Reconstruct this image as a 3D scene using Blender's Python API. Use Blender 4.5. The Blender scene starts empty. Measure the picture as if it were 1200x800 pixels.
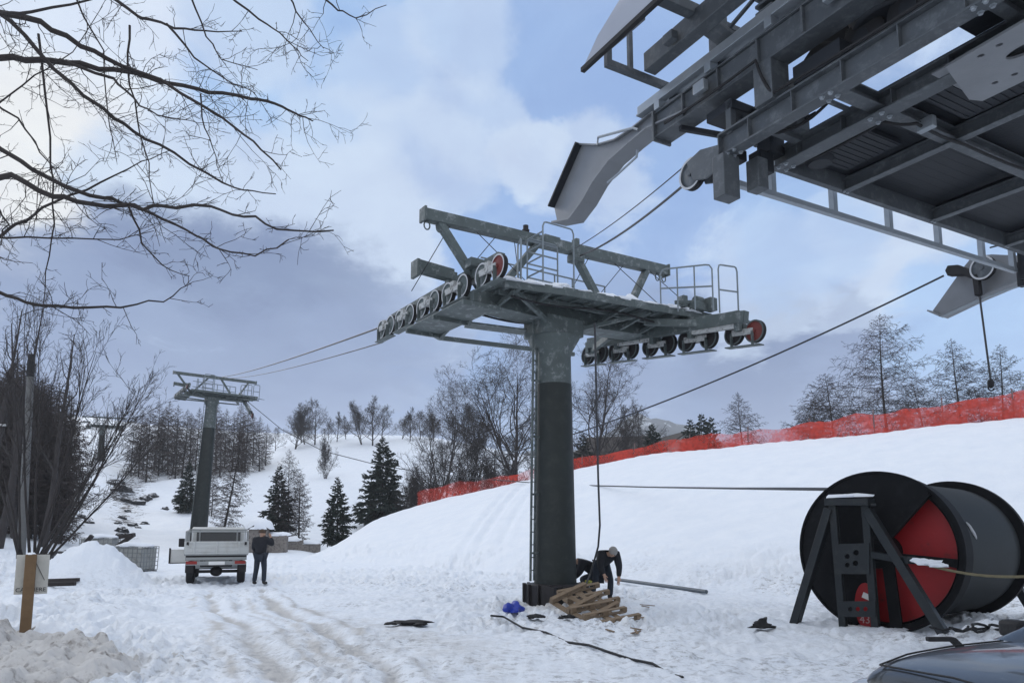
import bpy, bmesh, math, random
import numpy as np
from mathutils import Vector, Matrix, Euler
R = math.radians
def V(*a): return Vector(a)
SC = bpy.context.scene
COL = SC.collection
# ---------------------------------------------------------------- camera
CAMZ = 1.65
F, CY, TH = 880.0, 511.0, math.atan(.13)
cT, sT = math.cos(TH), math.sin(TH)
cam = bpy.data.cameras.new('camera'); co = bpy.data.objects.new('camera', cam); COL.objects.link(co)
co.location = (0, 0, CAMZ); co.rotation_euler = (R(90) + TH, 0, 0)
cam.sensor_width = 36; cam.lens = F * 36 / 1200; cam.shift_y = (CY - 400) / 1200
cam.clip_start = .1; cam.clip_end = 9000
SC.camera = co
# ---------------------------------------------------------------- colour management
SC.view_settings.view_transform = 'Standard'; SC.view_settings.look = 'None'
SC.view_settings.gamma = 1; SC.view_settings.use_curve_mapping = False
SC.view_settings.exposure = 0.24
SC.cycles.max_bounces = 6; SC.cycles.diffuse_bounces = 3; SC.cycles.transparent_max_bounces = 12
SC.cycles.use_denoising = True; SC.cycles.volume_bounces = 3
# ---------------------------------------------------------------- pixel helpers (photograph pixels -> metres)
def ray(px, py):
    x = (px - 600) / F; y = (CY - py) / F
    return Vector((x, cT - y * sT, sT + y * cT))
CAM = Vector((0, 0, CAMZ))
def at(px, py, Y): r = ray(px, py); return CAM + r * (Y / r.y)
def gr(px, py, z=0.0): r = ray(px, py); return CAM + r * ((z - CAMZ) / r.z)
class Frame:
    def __init__(s, o, deg):
        s.o = Vector(o); a = R(deg); s.a = a
        s.X = Vector((math.cos(a), math.sin(a), 0)); s.Y = Vector((-math.sin(a), math.cos(a), 0))
    def loc(s, p): q = p - s.o; return Vector((q.dot(s.X), q.dot(s.Y), q.z))
    def _pl(s, px, py, N, k):
        r = ray(px, py); t = ((s.o + N * k - CAM).dot(N)) / r.dot(N); return s.loc(CAM + r * t)
    def onx(s, px, py, k): return s._pl(px, py, s.X, k)
    def ony(s, px, py, k): return s._pl(px, py, s.Y, k)
    def onz(s, px, py, z): return s.loc(gr(px, py, z))
    def world(s, p): return s.o + s.X * p[0] + s.Y * p[1] + Vector((0, 0, p[2]))
# ---------------------------------------------------------------- world: sky with broken cloud
SUN_AZ, SUN_EL = R(-38), R(24)      # azimuth from +Y towards +X
W = bpy.data.worlds.new('World'); SC.world = W; W.use_nodes = True
nt = W.node_tree; nt.nodes.clear()
def N(t, **k):
    n = nt.nodes.new(t)
    for a, b in k.items(): setattr(n, a, b)
    return n
def Lk(a, b): nt.links.new(a, b)
def val(sock, v):
    if hasattr(v, 'is_linked') or hasattr(v, 'links'): Lk(v, sock)
    else: sock.default_value = v
def mth(op, a, b=0.0, c=None, clamp=False):
    n = N('ShaderNodeMath', operation=op, use_clamp=clamp); val(n.inputs[0], a); val(n.inputs[1], b)
    if c is not None: val(n.inputs[2], c)
    return n.outputs[0]
def mapr(x, a, b, c=0.0, d=1.0, smooth=True):
    n = N('ShaderNodeMapRange'); n.interpolation_type = 'SMOOTHSTEP' if smooth else 'LINEAR'
    val(n.inputs[0], x); n.inputs[1].default_value = a; n.inputs[2].default_value = b
    n.inputs[3].default_value = c; n.inputs[4].default_value = d
    return n.outputs[0]
def mixc(f, a, b):
    n = N('ShaderNodeMix', data_type='RGBA'); val(n.inputs[0], f); val(n.inputs[6], a); val(n.inputs[7], b)
    return n.outputs[2]
def vdot(v, d):
    n = N('ShaderNodeVectorMath', operation='DOT_PRODUCT'); Lk(v, n.inputs[0]); n.inputs[1].default_value = d
    return n.outputs['Value']
tc = N('ShaderNodeTexCoord'); D = tc.outputs['Generated']
sky = N('ShaderNodeTexSky', sky_type='NISHITA'); sky.sun_disc = False
sky.sun_elevation = SUN_EL; sky.sun_rotation = SUN_AZ; sky.altitude = 1200; sky.air_density = 1.0; sky.dust_density = .4; sky.ozone_density = 2.0
sep = N('ShaderNodeSeparateXYZ'); Lk(D, sep.inputs[0])
zc = mth('ADD', mth('MAXIMUM', sep.outputs[2], 0.0), .16)
cmb = N('ShaderNodeCombineXYZ')
Lk(mth('DIVIDE', sep.outputs[0], zc), cmb.inputs[0]); Lk(mth('DIVIDE', sep.outputs[1], zc), cmb.inputs[1])
def cloudn(scale, det, rough, off, dist=0.0):
    mp = N('ShaderNodeMapping'); mp.inputs['Location'].default_value = off; mp.inputs['Rotation'].default_value = (0, 0, .5); mp.inputs['Scale'].default_value = (scale, scale * .8, 1)
    Lk(cmb.outputs[0], mp.inputs[0])
    n = N('ShaderNodeTexNoise'); n.inputs['Scale'].default_value = 1; n.inputs['Detail'].default_value = det; n.inputs['Roughness'].default_value = rough; n.inputs['Distortion'].default_value = dist
    Lk(mp.outputs[0], n.inputs['Vector']); return n.outputs[0]
n_big = cloudn(.9, 3, .5, (3.1, 1.7, 0), .3)
n_mid = cloudn(2.2, 6, .55, (7.3, 2.2, 0), .4)
n_fine = cloudn(5.5, 6, .6, (1.3, 9.2, 0), .3)
def cnoise(scale, det, rough, off):
    mp = N('ShaderNodeMapping'); mp.inputs['Location'].default_value = off; mp.inputs['Scale'].default_value = (scale, scale * .8, 1); Lk(cmb.outputs[0], mp.inputs[0])
    n = N('ShaderNodeTexNoise'); n.inputs['Scale'].default_value = 1; n.inputs['Detail'].default_value = det; n.inputs['Roughness'].default_value = rough; Lk(mp.outputs[0], n.inputs['Vector'])
    v = N('ShaderNodeVectorMath', operation='SUBTRACT'); Lk(n.outputs['Color'], v.inputs[0]); v.inputs[1].default_value = (.5, .5, .5); return v.outputs[0]
def vadd(a, b, k):
    v = N('ShaderNodeVectorMath', operation='MULTIPLY_ADD'); Lk(b, v.inputs[0]); v.inputs[1].default_value = (k, k, k); Lk(a, v.inputs[2]); return v.outputs[0]
DW0 = vadd(vadd(D, cnoise(1.6, 4, .55, (5, 3, 1)), .12), cnoise(5.0, 6, .65, (2, 8, 1)), .10)
nrm = N('ShaderNodeVectorMath', operation='NORMALIZE'); Lk(DW0, nrm.inputs[0]); DW = nrm.outputs[0]
n_puff = cloudn(3.4, 8, .62, (4.7, 6.1, 0), .6)
def msk(px, py, rad, soft=1.0, k=1.0):   # a cloud patch, its outline warped and broken up by noise
    d = ray(px, py).normalized(); dd = vdot(DW, tuple(d))
    b = mapr(dd, math.cos(R(rad * 1.5)), 1.0, smooth=False)
    return mapr(mth('ADD', b, mth('MULTIPLY', mth('SUBTRACT', n_puff, .5), k)), .12, .62)
S = 8.9
def C(r, g, b): return tuple([((c / 255 + .055) / 1.055) ** 2.4 * S for c in (r, g, b)]) + (1,)
skyc = N('ShaderNodeMix', data_type='RGBA'); skyc.inputs[0].default_value = .65
sm = N('ShaderNodeVectorMath', operation='MULTIPLY'); Lk(sky.outputs[0], sm.inputs[0]); sm.inputs[1].default_value = (.75, .85, 1.0)
Lk(sm.outputs[0], skyc.inputs[6]); skyc.inputs[7].default_value = C(150, 184, 234)
cov = mapr(mth('ADD', n_big, mth('MULTIPLY', mth('SUBTRACT', n_puff, .5), .6)), .36, .60)
ccol = mixc(mapr(n_puff, .34, .64), C(146, 165, 206), C(204, 217, 242))
col = mixc(mth('MULTIPLY', cov, .7), skyc.outputs[2], ccol)
WH, CR, LB, MB_, PB, DK, DK2 = C(219, 227, 244), C(236, 234, 236), C(160, 191, 234), C(142, 171, 220), C(198, 211, 235), C(117, 134, 172), C(134, 151, 188)
for px, py, rad, k, c, w in ((660, 60, 12, .8, MB_, .7), (820, 230, 10, .7, MB_, .7), (480, 100, 9, .5, MB_, .7), (60, 60, 13, 1.0, WH, .6), (60, 245, 10, 1.0, WH, .6), (190, 140, 8, .8, WH, .8), (10, 245, 7, .9, CR, .8), (90, 190, 5, .6, CR, 1.0),
                          (330, 100, 5.5, .9, LB, .8), (420, 40, 5, .6, LB, .8), (290, 10, 4, .7, PB, 1.0), (230, 255, 6, .9, PB, .9), (330, 262, 4, .9, PB, .9), (425, 285, 5, 1.0, PB, .9), (400, 180, 4, .6, PB, 1.1), (540, 25, 3.2, .55, PB, .8), (450, 78, 3.2, .5, PB, 1.0), (618, 190, 2.5, .9, PB, 1.0), (555, 150, 3.5, .6, PB, 1.0), (500, 205, 4, .6, PB, 1.1), (700, 215, 3.5, .7, PB, 1.1),
                          (150, 385, 6.5, 1.0, DK, .8), (255, 385, 6.5, 1.0, DK, .8), (355, 395, 6, .9, DK, .9), (60, 390, 6, .8, DK2, .8), (440, 430, 5.5, .7, DK2, .9), (340, 460, 6, .6, DK2, .8), (940, 450, 6, .95, DK, .8), (820, 465, 7, .85, DK, .8), (1060, 440, 5, .7, DK2, .9), (700, 420, 6, .6, DK2, .9), (560, 450, 6, .5, DK2, .9), (150, 460, 6, .7, DK2, .9), (1000, 265, 3, .7, PB, 1.1), (1060, 325, 3.2, .95, PB, 1.0), (890, 330, 4, .6, PB, 1.1), (990, 345, 3, .5, PB, 1.1), (1150, 400, 5, .9, LB, .9), (930, 280, 4, .4, LB, .9)):
    col = mixc(mth('MULTIPLY', msk(px, py, rad, 1, w), k), col, c)
# small mottling of the whole deck, light lit edges against duller bellies
mo_ = N('ShaderNodeMix', data_type='RGBA', blend_type='MULTIPLY'); mo_.inputs[0].default_value = 1
Lk(col, mo_.inputs[6]); mg = N('ShaderNodeCombineColor')
g1 = mth('ADD', mapr(n_fine, .3, .7, -.05, .06, False), mapr(n_puff, .3, .7, .95, 1.05, False))
Lk(mth('MULTIPLY', g1, .965), mg.inputs[0]); Lk(mth('MULTIPLY', g1, 1.005), mg.inputs[1]); Lk(mth('MULTIPLY_ADD', g1, .6, .4), mg.inputs[2]); Lk(mg.outputs[0], mo_.inputs[7]); col = mo_.outputs[2]
hz = mapr(sep.outputs[2], .22, .03)
col = mixc(mth('MULTIPLY', hz, mapr(n_mid, .2, .8, .3, .7)), col, C(152, 167, 200))
hi = mapr(sep.outputs[2], .58, .85)          # overhead and behind: even bright overcast
col = mixc(mth('MULTIPLY', hi, .95), col, C(258, 262, 268))
bk = mapr(sep.outputs[1], .05, -.35)
col = mixc(mth('MULTIPLY', bk, .85), col, C(240, 246, 256))
bg = N('ShaderNodeBackground'); Lk(col, bg.inputs[0]); bg.inputs[1].default_value = .1
wo = N('ShaderNodeOutputWorld'); Lk(bg.outputs[0], wo.inputs[0])
# ---------------------------------------------------------------- sun behind thin cloud
sl = bpy.data.lights.new('sun', 'SUN'); so = bpy.data.objects.new('sun', sl); COL.objects.link(so)
sl.energy = .8; sl.angle = R(25); sl.color = (1, .95, .88)
sd = Vector((math.sin(SUN_AZ) * math.cos(SUN_EL), math.cos(SUN_AZ) * math.cos(SUN_EL), math.sin(SUN_EL)))
so.rotation_euler = (-sd).to_track_quat('-Z', 'Y').to_euler()
# ---------------------------------------------------------------- materials
MATS = {}
def mat(name, base, rough=.6, metal=0.0, var=.25, vscale=3.0, bump=0.0, bscale=20.0, spec=.4, col2=None, c2lo=.5, c2hi=.65, c2scale=4.0, coat=0.0, zsnow=0.0):
    if name in MATS: return MATS[name]
    m = bpy.data.materials.new(name); m.use_nodes = True; t = m.node_tree; b = t.nodes['Principled BSDF']
    b.inputs['Roughness'].default_value = rough; b.inputs['Metallic'].default_value = metal; b.inputs['Specular IOR Level'].default_value = spec
    b.inputs['Coat Weight'].default_value = coat
    def nn(ty): return t.nodes.new(ty)
    tcn = nn('ShaderNodeTexCoord')
    no = nn('ShaderNodeTexNoise'); no.inputs['Scale'].default_value = vscale; no.inputs['Detail'].default_value = 6; no.inputs['Roughness'].default_value = .65
    t.links.new(tcn.outputs['Object'], no.inputs['Vector'])
    mx = nn('ShaderNodeMix'); mx.data_type = 'RGBA'
    mx.inputs[6].default_value = tuple(c * (1 - var) for c in base) + (1,); mx.inputs[7].default_value = tuple(min(1, c * (1 + var)) for c in base) + (1,)
    t.links.new(no.outputs[0], mx.inputs[0]); out = mx.outputs[2]
    if col2:
        n2 = nn('ShaderNodeTexNoise'); n2.inputs['Scale'].default_value = c2scale; n2.inputs['Detail'].default_value = 8; n2.inputs['Roughness'].default_value = .7
        t.links.new(tcn.outputs['Object'], n2.inputs['Vector'])
        mr = nn('ShaderNodeMapRange'); mr.inputs[1].default_value = c2lo; mr.inputs[2].default_value = c2hi; t.links.new(n2.outputs[0], mr.inputs[0])
        m2 = nn('ShaderNodeMix'); m2.data_type = 'RGBA'; t.links.new(mr.outputs[0], m2.inputs[0]); t.links.new(out, m2.inputs[6]); m2.inputs[7].default_value = tuple(col2) + (1,); out = m2.outputs[2]
    if zsnow:      # frost and snow lying on faces that look up
        ge = nn('ShaderNodeNewGeometry'); sp = nn('ShaderNodeSeparateXYZ'); t.links.new(ge.outputs['Normal'], sp.inputs[0])
        ad = nn('ShaderNodeMath'); ad.operation = 'MULTIPLY_ADD'; t.links.new(no.outputs[0], ad.inputs[0]); ad.inputs[1].default_value = .9; t.links.new(sp.outputs[2], ad.inputs[2])
        mr = nn('ShaderNodeMapRange'); mr.inputs[1].default_value = 1.2; mr.inputs[2].default_value = 1.5; mr.inputs[4].default_value = zsnow; t.links.new(ad.outputs[0], mr.inputs[0])
        m2 = nn('ShaderNodeMix'); m2.data_type = 'RGBA'; t.links.new(mr.outputs[0], m2.inputs[0]); t.links.new(out, m2.inputs[6]); m2.inputs[7].default_value = (.8, .82, .86, 1); out = m2.outputs[2]
    t.links.new(out, b.inputs['Base Color'])
    if bump:
        n3 = nn('ShaderNodeTexNoise'); n3.inputs['Scale'].default_value = bscale; n3.inputs['Detail'].default_value = 6
        t.links.new(tcn.outputs['Object'], n3.inputs['Vector'])
        bp = nn('ShaderNodeBump'); bp.inputs['Strength'].default_value = bump; bp.inputs['Distance'].default_value = .02
        t.links.new(n3.outputs[0], bp.inputs['Height']); t.links.new(bp.outputs[0], b.inputs['Normal'])
    MATS[name] = m; return m
tower_m = mat('weathered_tower_paint', (.088, .108, .108), .6, .1, .4, 2.5, .3, 30, col2=(.27, .29, .30), c2lo=.54, c2hi=.70, c2scale=5, zsnow=.9)
polelow_m = mat('dark_pole_coating', (.014, .019, .018), .6, 0, .4, 2.0, .15, 25, col2=(.026, .030, .028), c2lo=.5, c2hi=.7)
plinth_m = mat('dark_plinth_steel', (.022, .02, .022), .6, .2, .4, 4, .3, 20)
galv_m = mat('galvanised_steel', (.30, .33, .36), .45, .5, .2, 5, .1, 40, zsnow=.6)
rail_m = mat('railing_galvanised', (.20, .23, .25), .5, .4, .2, 8)
frost_m = mat('frosted_steel', (.42, .43, .43), .7, 0, .35, 6, .3, 30, col2=(.16, .16, .15), c2lo=.5, c2hi=.62, c2scale=9)
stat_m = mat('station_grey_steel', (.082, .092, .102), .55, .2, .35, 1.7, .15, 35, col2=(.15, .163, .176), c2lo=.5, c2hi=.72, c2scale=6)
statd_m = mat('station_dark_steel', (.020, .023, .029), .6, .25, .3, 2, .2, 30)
horn_m = mat('station_light_plate', (.20, .21, .225), .5, .25, .2, 2.5, .1, 40)
cover_m = mat('cover_panel_grey', (.33, .345, .39), .3, 0, .12, 1.2, 0, 10, coat=.3)
rubber_m = mat('black_rubber', (.014, .014, .016), .75, 0, .3, 8, .2, 40)
rim_m = mat('frosted_rim', (.50, .51, .53), .8, 0, .15, 10)
redhub_m = mat('faded_red_hub', (.16, .035, .03), .6, 0, .4, 9)
snow_m = mat('settled_snow', (.80, .83, .88), .75, 0, .05, 4, .5, 12, spec=.2)
rope_m = mat('steel_rope', (.05, .052, .058), .5, .5, .3, 20)
wood_m = mat('pallet_wood', (.20, .145, .095), .8, 0, .4, 6, .4, 30, col2=(.34, .31, .27), c2lo=.58, c2hi=.75)
postwood_m = mat('post_wood', (.16, .10, .052), .75, 0, .35, 7, .4, 30)
def ltube(px): pass
# ---------------------------------------------------------------- mesh builder
class MB:
    def __init__(s): s.v = []; s.f = []; s.m = []
    def add(s, verts, faces, mi=0):
        o = len(s.v); s.v.extend([tuple(v) for v in verts]); s.f.extend([tuple(i + o for i in f) for f in faces]); s.m.extend([mi] * len(faces)); return s
    def box(s, c, size, rot=None, mi=0, taper=1.0):
        x, y, z = size[0] / 2, size[1] / 2, size[2] / 2
        vs = [Vector((a * x * (taper if d > 0 else 1), b * y * (taper if d > 0 else 1), d * z)) for d in (-1, 1) for b in (-1, 1) for a in (-1, 1)]
        if rot is not None: vs = [rot @ v for v in vs]
        vs = [v + Vector(c) for v in vs]
        return s.add(vs, [(0, 2, 3, 1), (4, 5, 7, 6), (0, 1, 5, 4), (2, 6, 7, 3), (0, 4, 6, 2), (1, 3, 7, 5)], mi)
    def beam(s, p, q, w, h, up=(0, 0, 1), mi=0):
        p = Vector(p); q = Vector(q); d = (q - p).normalized(); up = Vector(up)
        if abs(d.dot(up)) > .97: up = Vector((1, 0, 0)) if abs(d.x) < .9 else Vector((0, 1, 0))
        a = d.cross(up).normalized(); b = a.cross(d).normalized()
        vs = [r + a * (i * w / 2) + b * (j * h / 2) for r in (p, q) for j in (-1, 1) for i in (-1, 1)]
        return s.add(vs, [(0, 2, 3, 1), (4, 5, 7, 6), (0, 1, 5, 4), (2, 6, 7, 3), (0, 4, 6, 2), (1, 3, 7, 5)], mi)
    def ibeam(s, p, q, w, h, t=.02, up=(0, 0, 1), mi=0):
        p = Vector(p); q = Vector(q); d = (q - p).normalized(); up = Vector(up); a = d.cross(up).normalized(); b = a.cross(d).normalized()
        s.beam(p + b * (h / 2 - t / 2), q + b * (h / 2 - t / 2), w, t, up, mi)
        s.beam(p - b * (h / 2 - t / 2), q - b * (h / 2 - t / 2), w, t, up, mi)
        return s.beam(p, q, t, h - 2 * t, up, mi)
    def tube(s, pts, r, n=8, mi=0, caps=True):
        pts = [Vector(p) for p in pts]; k = len(pts); rr = r if isinstance(r, (list, tuple)) else [r] * k
        o = len(s.v); prev = None
        for i, p in enumerate(pts):
            d = (pts[min(i + 1, k - 1)] - pts[max(i - 1, 0)]).normalized()
            if prev is None:
                a = d.orthogonal().normalized()
            else:
                a = (prev - d * prev.dot(d));
                a = a.normalized() if a.length > 1e-6 else d.orthogonal().normalized()
            prev = a; b = d.cross(a)
            for j in range(n):
                t = 2 * math.pi * j / n; s.v.append(tuple(p + (a * math.cos(t) + b * math.sin(t)) * rr[i]))
        for i in range(k - 1):
            for j in range(n):
                s.f.append((o + i * n + j, o + i * n + (j + 1) % n, o + (i + 1) * n + (j + 1) % n, o + (i + 1) * n + j)); s.m.append(mi)
        if caps:
            s.f.append(tuple(o + j for j in range(n - 1, -1, -1))); s.m.append(mi)
            s.f.append(tuple(o + (k - 1) * n + j for j in range(n))); s.m.append(mi)
        return s
    def lathe(s, prof, c=(0, 0, 0), axis=(0, 0, 1), n=24, mi=0, mis=None, arc=None):
        ax = Vector(axis).normalized(); a = ax.orthogonal().normalized(); b = ax.cross(a); c = Vector(c); o = len(s.v); k = len(prof)
        for (r, h) in prof:
            for j in range(n):
                t = 2 * math.pi * j / n; s.v.append(tuple(c + ax * h + (a * math.cos(t) + b * math.sin(t)) * r))
        for i in range(k - 1):
            for j in range(n):
                s.f.append((o + i * n + j, o + i * n + (j + 1) % n, o + (i + 1) * n + (j + 1) % n, o + (i + 1) * n + j)); s.m.append(mis[i] if mis else mi)
        return s
    def prism(s, poly, ext, mi=0):
        poly = [Vector(p) for p in poly]; e = Vector(ext); n = len(poly)
        vs = poly + [p + e for p in poly]
        return s.add(vs, [tuple(range(n - 1, -1, -1)), tuple(range(n, 2 * n))] + [(i, (i + 1) % n, n + (i + 1) % n, n + i) for i in range(n)], mi)
    def grid(s, P, mi=0):
        o = len(s.v); a, b = len(P), len(P[0])
        for r in P: s.v.extend([tuple(p) for p in r])
        for i in range(a - 1):
            for j in range(b - 1):
                s.f.append((o + i * b + j, o + i * b + j + 1, o + (i + 1) * b + j + 1, o + (i + 1) * b + j)); s.m.append(mi)
        return s
    def lump(s, c, size, seed=0, n=14, amp=.25, flat=0.0, mi=0):
        rng = random.Random(seed); ph = [(rng.uniform(0, 6), rng.uniform(0, 6), rng.uniform(1.5, 4)) for _ in range(7)]; c = Vector(c)
        P = []
        for i in range(n + 1):
            th = math.pi * i / n; row = []
            for j in range(2 * n + 1):
                f = 2 * math.pi * (j % (2 * n)) / (2 * n); d = Vector((math.sin(th) * math.cos(f), math.sin(th) * math.sin(f), math.cos(th)))
                q = 1 + amp * sum(math.sin(d.x * w * 1.7 + a) * math.sin(d.y * w + b) * math.cos(d.z * w * 1.3 + a) for a, b, w in ph) / 2.2
                z = d.z * q
                if z < flat: z = flat
                row.append(c + Vector((d.x * q * size[0], d.y * q * size[1], z * size[2])))
            P.append(row)
        return s.grid(P, mi)
    def build(s, name, mats, parent=None, smooth=40, bevel=0.0):
        me = bpy.data.meshes.new(name); me.from_pydata(s.v, [], s.f)
        for m in (mats if isinstance(mats, (list, tuple)) else [mats]): me.materials.append(m)
        me.polygons.foreach_set('material_index', s.m)
        bm = bmesh.new(); bm.from_mesh(me); bmesh.ops.recalc_face_normals(bm, faces=bm.faces); bm.to_mesh(me); bm.free()
        if smooth:
            me.polygons.foreach_set('use_smooth', [True] * len(me.polygons)); me.set_sharp_from_angle(angle=R(smooth))
        me.update()
        o = bpy.data.objects.new(name, me); COL.objects.link(o)
        if parent: o.parent = parent
        if bevel:
            b = o.modifiers.new('bevel', 'BEVEL'); b.width = bevel; b.segments = 2; b.limit_method = 'ANGLE'; b.angle_limit = R(50)
        return o
def plate(outer, holes, T, thick):      # flat plate with real holes; T maps (u, v, w) -> Vector
    bm = bmesh.new()
    def loop(pts):
        vs = [bm.verts.new((p[0], p[1], 0)) for p in pts]; return [bm.edges.new((vs[i], vs[(i + 1) % len(vs)])) for i in range(len(vs))]
    es = loop(outer)
    for h in holes: es += loop(h)
    bmesh.ops.triangle_fill(bm, use_beauty=True, edges=es)
    ex = bmesh.ops.extrude_face_region(bm, geom=bm.faces[:])
    for v in [g for g in ex['geom'] if isinstance(g, bmesh.types.BMVert)]: v.co.z = thick
    bm.verts.ensure_lookup_table(); bm.verts.index_update()
    vs = [T(*v.co) for v in bm.verts]; fs = [tuple(v.index for v in f.verts) for f in bm.faces]; bm.free(); return vs, fs
def circ(cx, cy, r, n=12, ry=None): return [(cx + r * math.cos(2 * math.pi * i / n), cy + (ry or r) * math.sin(2 * math.pi * i / n)) for i in range(n)]
def thing(name, label, cat, loc=(0, 0, 0), rz=0.0, group=None):
    o = bpy.data.objects.new(name, None); COL.objects.link(o); o.location = loc; o.rotation_euler = (0, 0, rz); o.empty_display_size = .3
    return tag(o, label, cat, group)
def tag(o, label, cat, group=None):
    o['label'] = label; o['category'] = cat
    if group: o['group'] = group
    return o
def struct(o, kind='structure'): o['kind'] = kind; return o
def copy_tree(o, parent=None):
    c = o.copy(); COL.objects.link(c); c.parent = parent
    for ch in list(o.children): copy_tree(ch, c)
    return c
# ---------------------------------------------------------------- noise in numpy
def vnoise(x, y, seed=0):
    xi = np.floor(x).astype(np.int64); yi = np.floor(y).astype(np.int64); fx = x - xi; fy = y - yi
    fx = fx * fx * fx * (fx * (fx * 6 - 15) + 10); fy = fy * fy * fy * (fy * (fy * 6 - 15) + 10)
    def h(a, b):
        n = (a * 374761393 + b * 668265263 + seed * 1442695041) & 0xFFFFFFFF
        n = ((n ^ (n >> 13)) * 1274126177) & 0xFFFFFFFF; n = n ^ (n >> 16); return (n & 0xFFFF) / 65535.0
    return (h(xi, yi) * (1 - fx) + h(xi + 1, yi) * fx) * (1 - fy) + (h(xi, yi + 1) * (1 - fx) + h(xi + 1, yi + 1) * fx) * fy
def fbm(x, y, o=4, seed=0, g=.5):
    t = 0; a = 1; s = 0
    for i in range(o): t = t + a * vnoise(x * 2 ** i + 17.3 * i, y * 2 ** i + 9.1 * i, seed + i); s += a; a *= g
    return t / s - .5
def sst(x, a, b): t = np.clip((x - a) / (b - a), 0, 1); return t * t * (3 - 2 * t)
# ---------------------------------------------------------------- terrain
def z_of(py, d): y = (CY - py) / F; return CAMZ + d * (sT + y * cT) / (cT - y * sT)
TD = [30, 45, 60, 80, 110, 150, 170, 220, 300, 420, 700, 1200, 4000]
TT = {  # column in the photograph: height of the ground line in it at each distance
    -900: [669, 645, 600, 560, 520, 490, 480, 468, 460, 455, 460, 480, 560],
    0:    [668, 645, 615, 585, 555, 525, 515, 500, 492, 488, 490, 500, 560],
    60:   [670, 650, 628, 600, 568, 532, 520, 502, 494, 490, 492, 502, 562],
    110:  [673, 657, 640, 615, 580, 537, 518, 499, 493, 492, 496, 508, 566],
    160:  [673, 657, 644, 622, 592, 556, 538, 510, 500, 499, 504, 514, 570],
    220:  [673, 657, 645, 626, 594, 553, 540, 516, 506, 505, 510, 520, 572],
    290:  [673, 657, 646, 628, 594, 552, 538, 518, 509, 509, 514, 526, 574],
    340:  [673, 657, 646, 628, 592, 545, 524, 510, 509, 511, 518, 530, 576],
    420:  [673, 657, 646, 626, 590, 540, 515, 509, 512, 516, 524, 536, 580],
    500:  [673, 657, 646, 626, 590, 540, 516, 511, 515, 520, 530, 542, 584],
    580:  [673, 657, 646, 628, 596, 556, 534, 526, 528, 532, 540, 548, 586],
    680:  [673, 657, 647, 632, 604, 572, 556, 548, 548, 549, 552, 552, 588],
    800:  [673, 657, 648, 634, 610, 586, 576, 566, 562, 560, 556, 540, 590],
    1000: [673, 657, 648, 634, 612, 590, 582, 572, 568, 564, 560, 545, 590],
    1200: [673, 657, 648, 634, 612, 592, 584, 574, 570, 566, 562, 550, 590],
    2400: [673, 657, 648, 634, 612, 592, 584, 574, 570, 566, 562, 550, 590]}
pxs = np.array(sorted(TT)); tz = np.array([[z_of(v, d) for v, d in zip(TT[p], TD)] for p in pxs])
GPX = np.linspace(-900, 2400, 331); GLD = np.linspace(math.log(20), math.log(4000), 240)
g0 = np.array([[np.interp(p, pxs, tz[:, j]) for j in range(len(TD))] for p in GPX])
G = np.array([np.interp(GLD, np.log([20] + TD), np.concatenate([[0.0], row])) for row in g0])
for _ in range(3):
    G = (np.roll(G, 1, 0) + G * 2 + np.roll(G, -1, 0)) / 4 if False else np.vstack([G[:1], (G[:-2] + G[1:-1] * 2 + G[2:]) / 4, G[-1:]])
    G = np.hstack([G[:, :1], (G[:, :-2] + G[:, 1:-1] * 2 + G[:, 2:]) / 4, G[:, -1:]])
    G = np.hstack([G[:, :1], (G[:, :-2] + G[:, 1:-1] * 2 + G[:, 2:]) / 4, G[:, -1:]])
T_PX = [340, 420, 500, 560, 620, 700, 800, 900, 1000, 1100, 1200, 1500]; T_D = [46, 40.5, 36, 32, 28.2, 25.8, 23.2, 21, 19.5, 18.5, 18, 17]
C_PX = [340, 360, 396, 428, 448, 472, 488, 528, 592, 620, 707, 760, 830, 893, 995, 1090, 1200, 1500]
C_D = [46.5, 49, 52, 54, 56, 57, 58, 57, 55, 54, 51, 49, 46, 44, 40.5, 38, 36, 33]
C_Y = [656, 654, 638, 616, 605, 598, 592, 582, 568, 562, 543, 532, 525.5, 519, 511.5, 500, 490, 470]
def smooth1(px, xs, ys): return (np.interp(px - 14, xs, ys) + np.interp(px, xs, ys) * 2 + np.interp(px + 14, xs, ys)) / 4
MOUND = gr(80, 690)
def gauss(x, y, cx, cy, rx, ry): return np.exp(-((x - cx) / rx) ** 2 - ((y - cy) / ry) ** 2)
def near_w(x, y): return sst(y, 4, 9)
RUT1 = [gr(*p) for p in [(236, 690), (262, 715), (285, 740), (310, 765), (335, 800)]]
RUT2 = [gr(*p) for p in [(296, 690), (340, 715), (380, 738), (430, 768), (480, 800)]]
RUT3 = [gr(*p) for p in [(330, 700), (430, 730), (520, 750), (620, 800)]]
def dist_poly(x, y, pts):
    d = np.full(x.shape, 1e9)
    for a, b in zip(pts[:-1], pts[1:]):
        ax, ay, bx, by = a.x, a.y, b.x, b.y; L = (bx - ax) ** 2 + (by - ay) ** 2
        t = np.clip(((x - ax) * (bx - ax) + (y - ay) * (by - ay)) / L, 0, 1)
        d = np.minimum(d, np.hypot(x - ax - t * (bx - ax), y - ay - t * (by - ay)))
    return d
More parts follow.
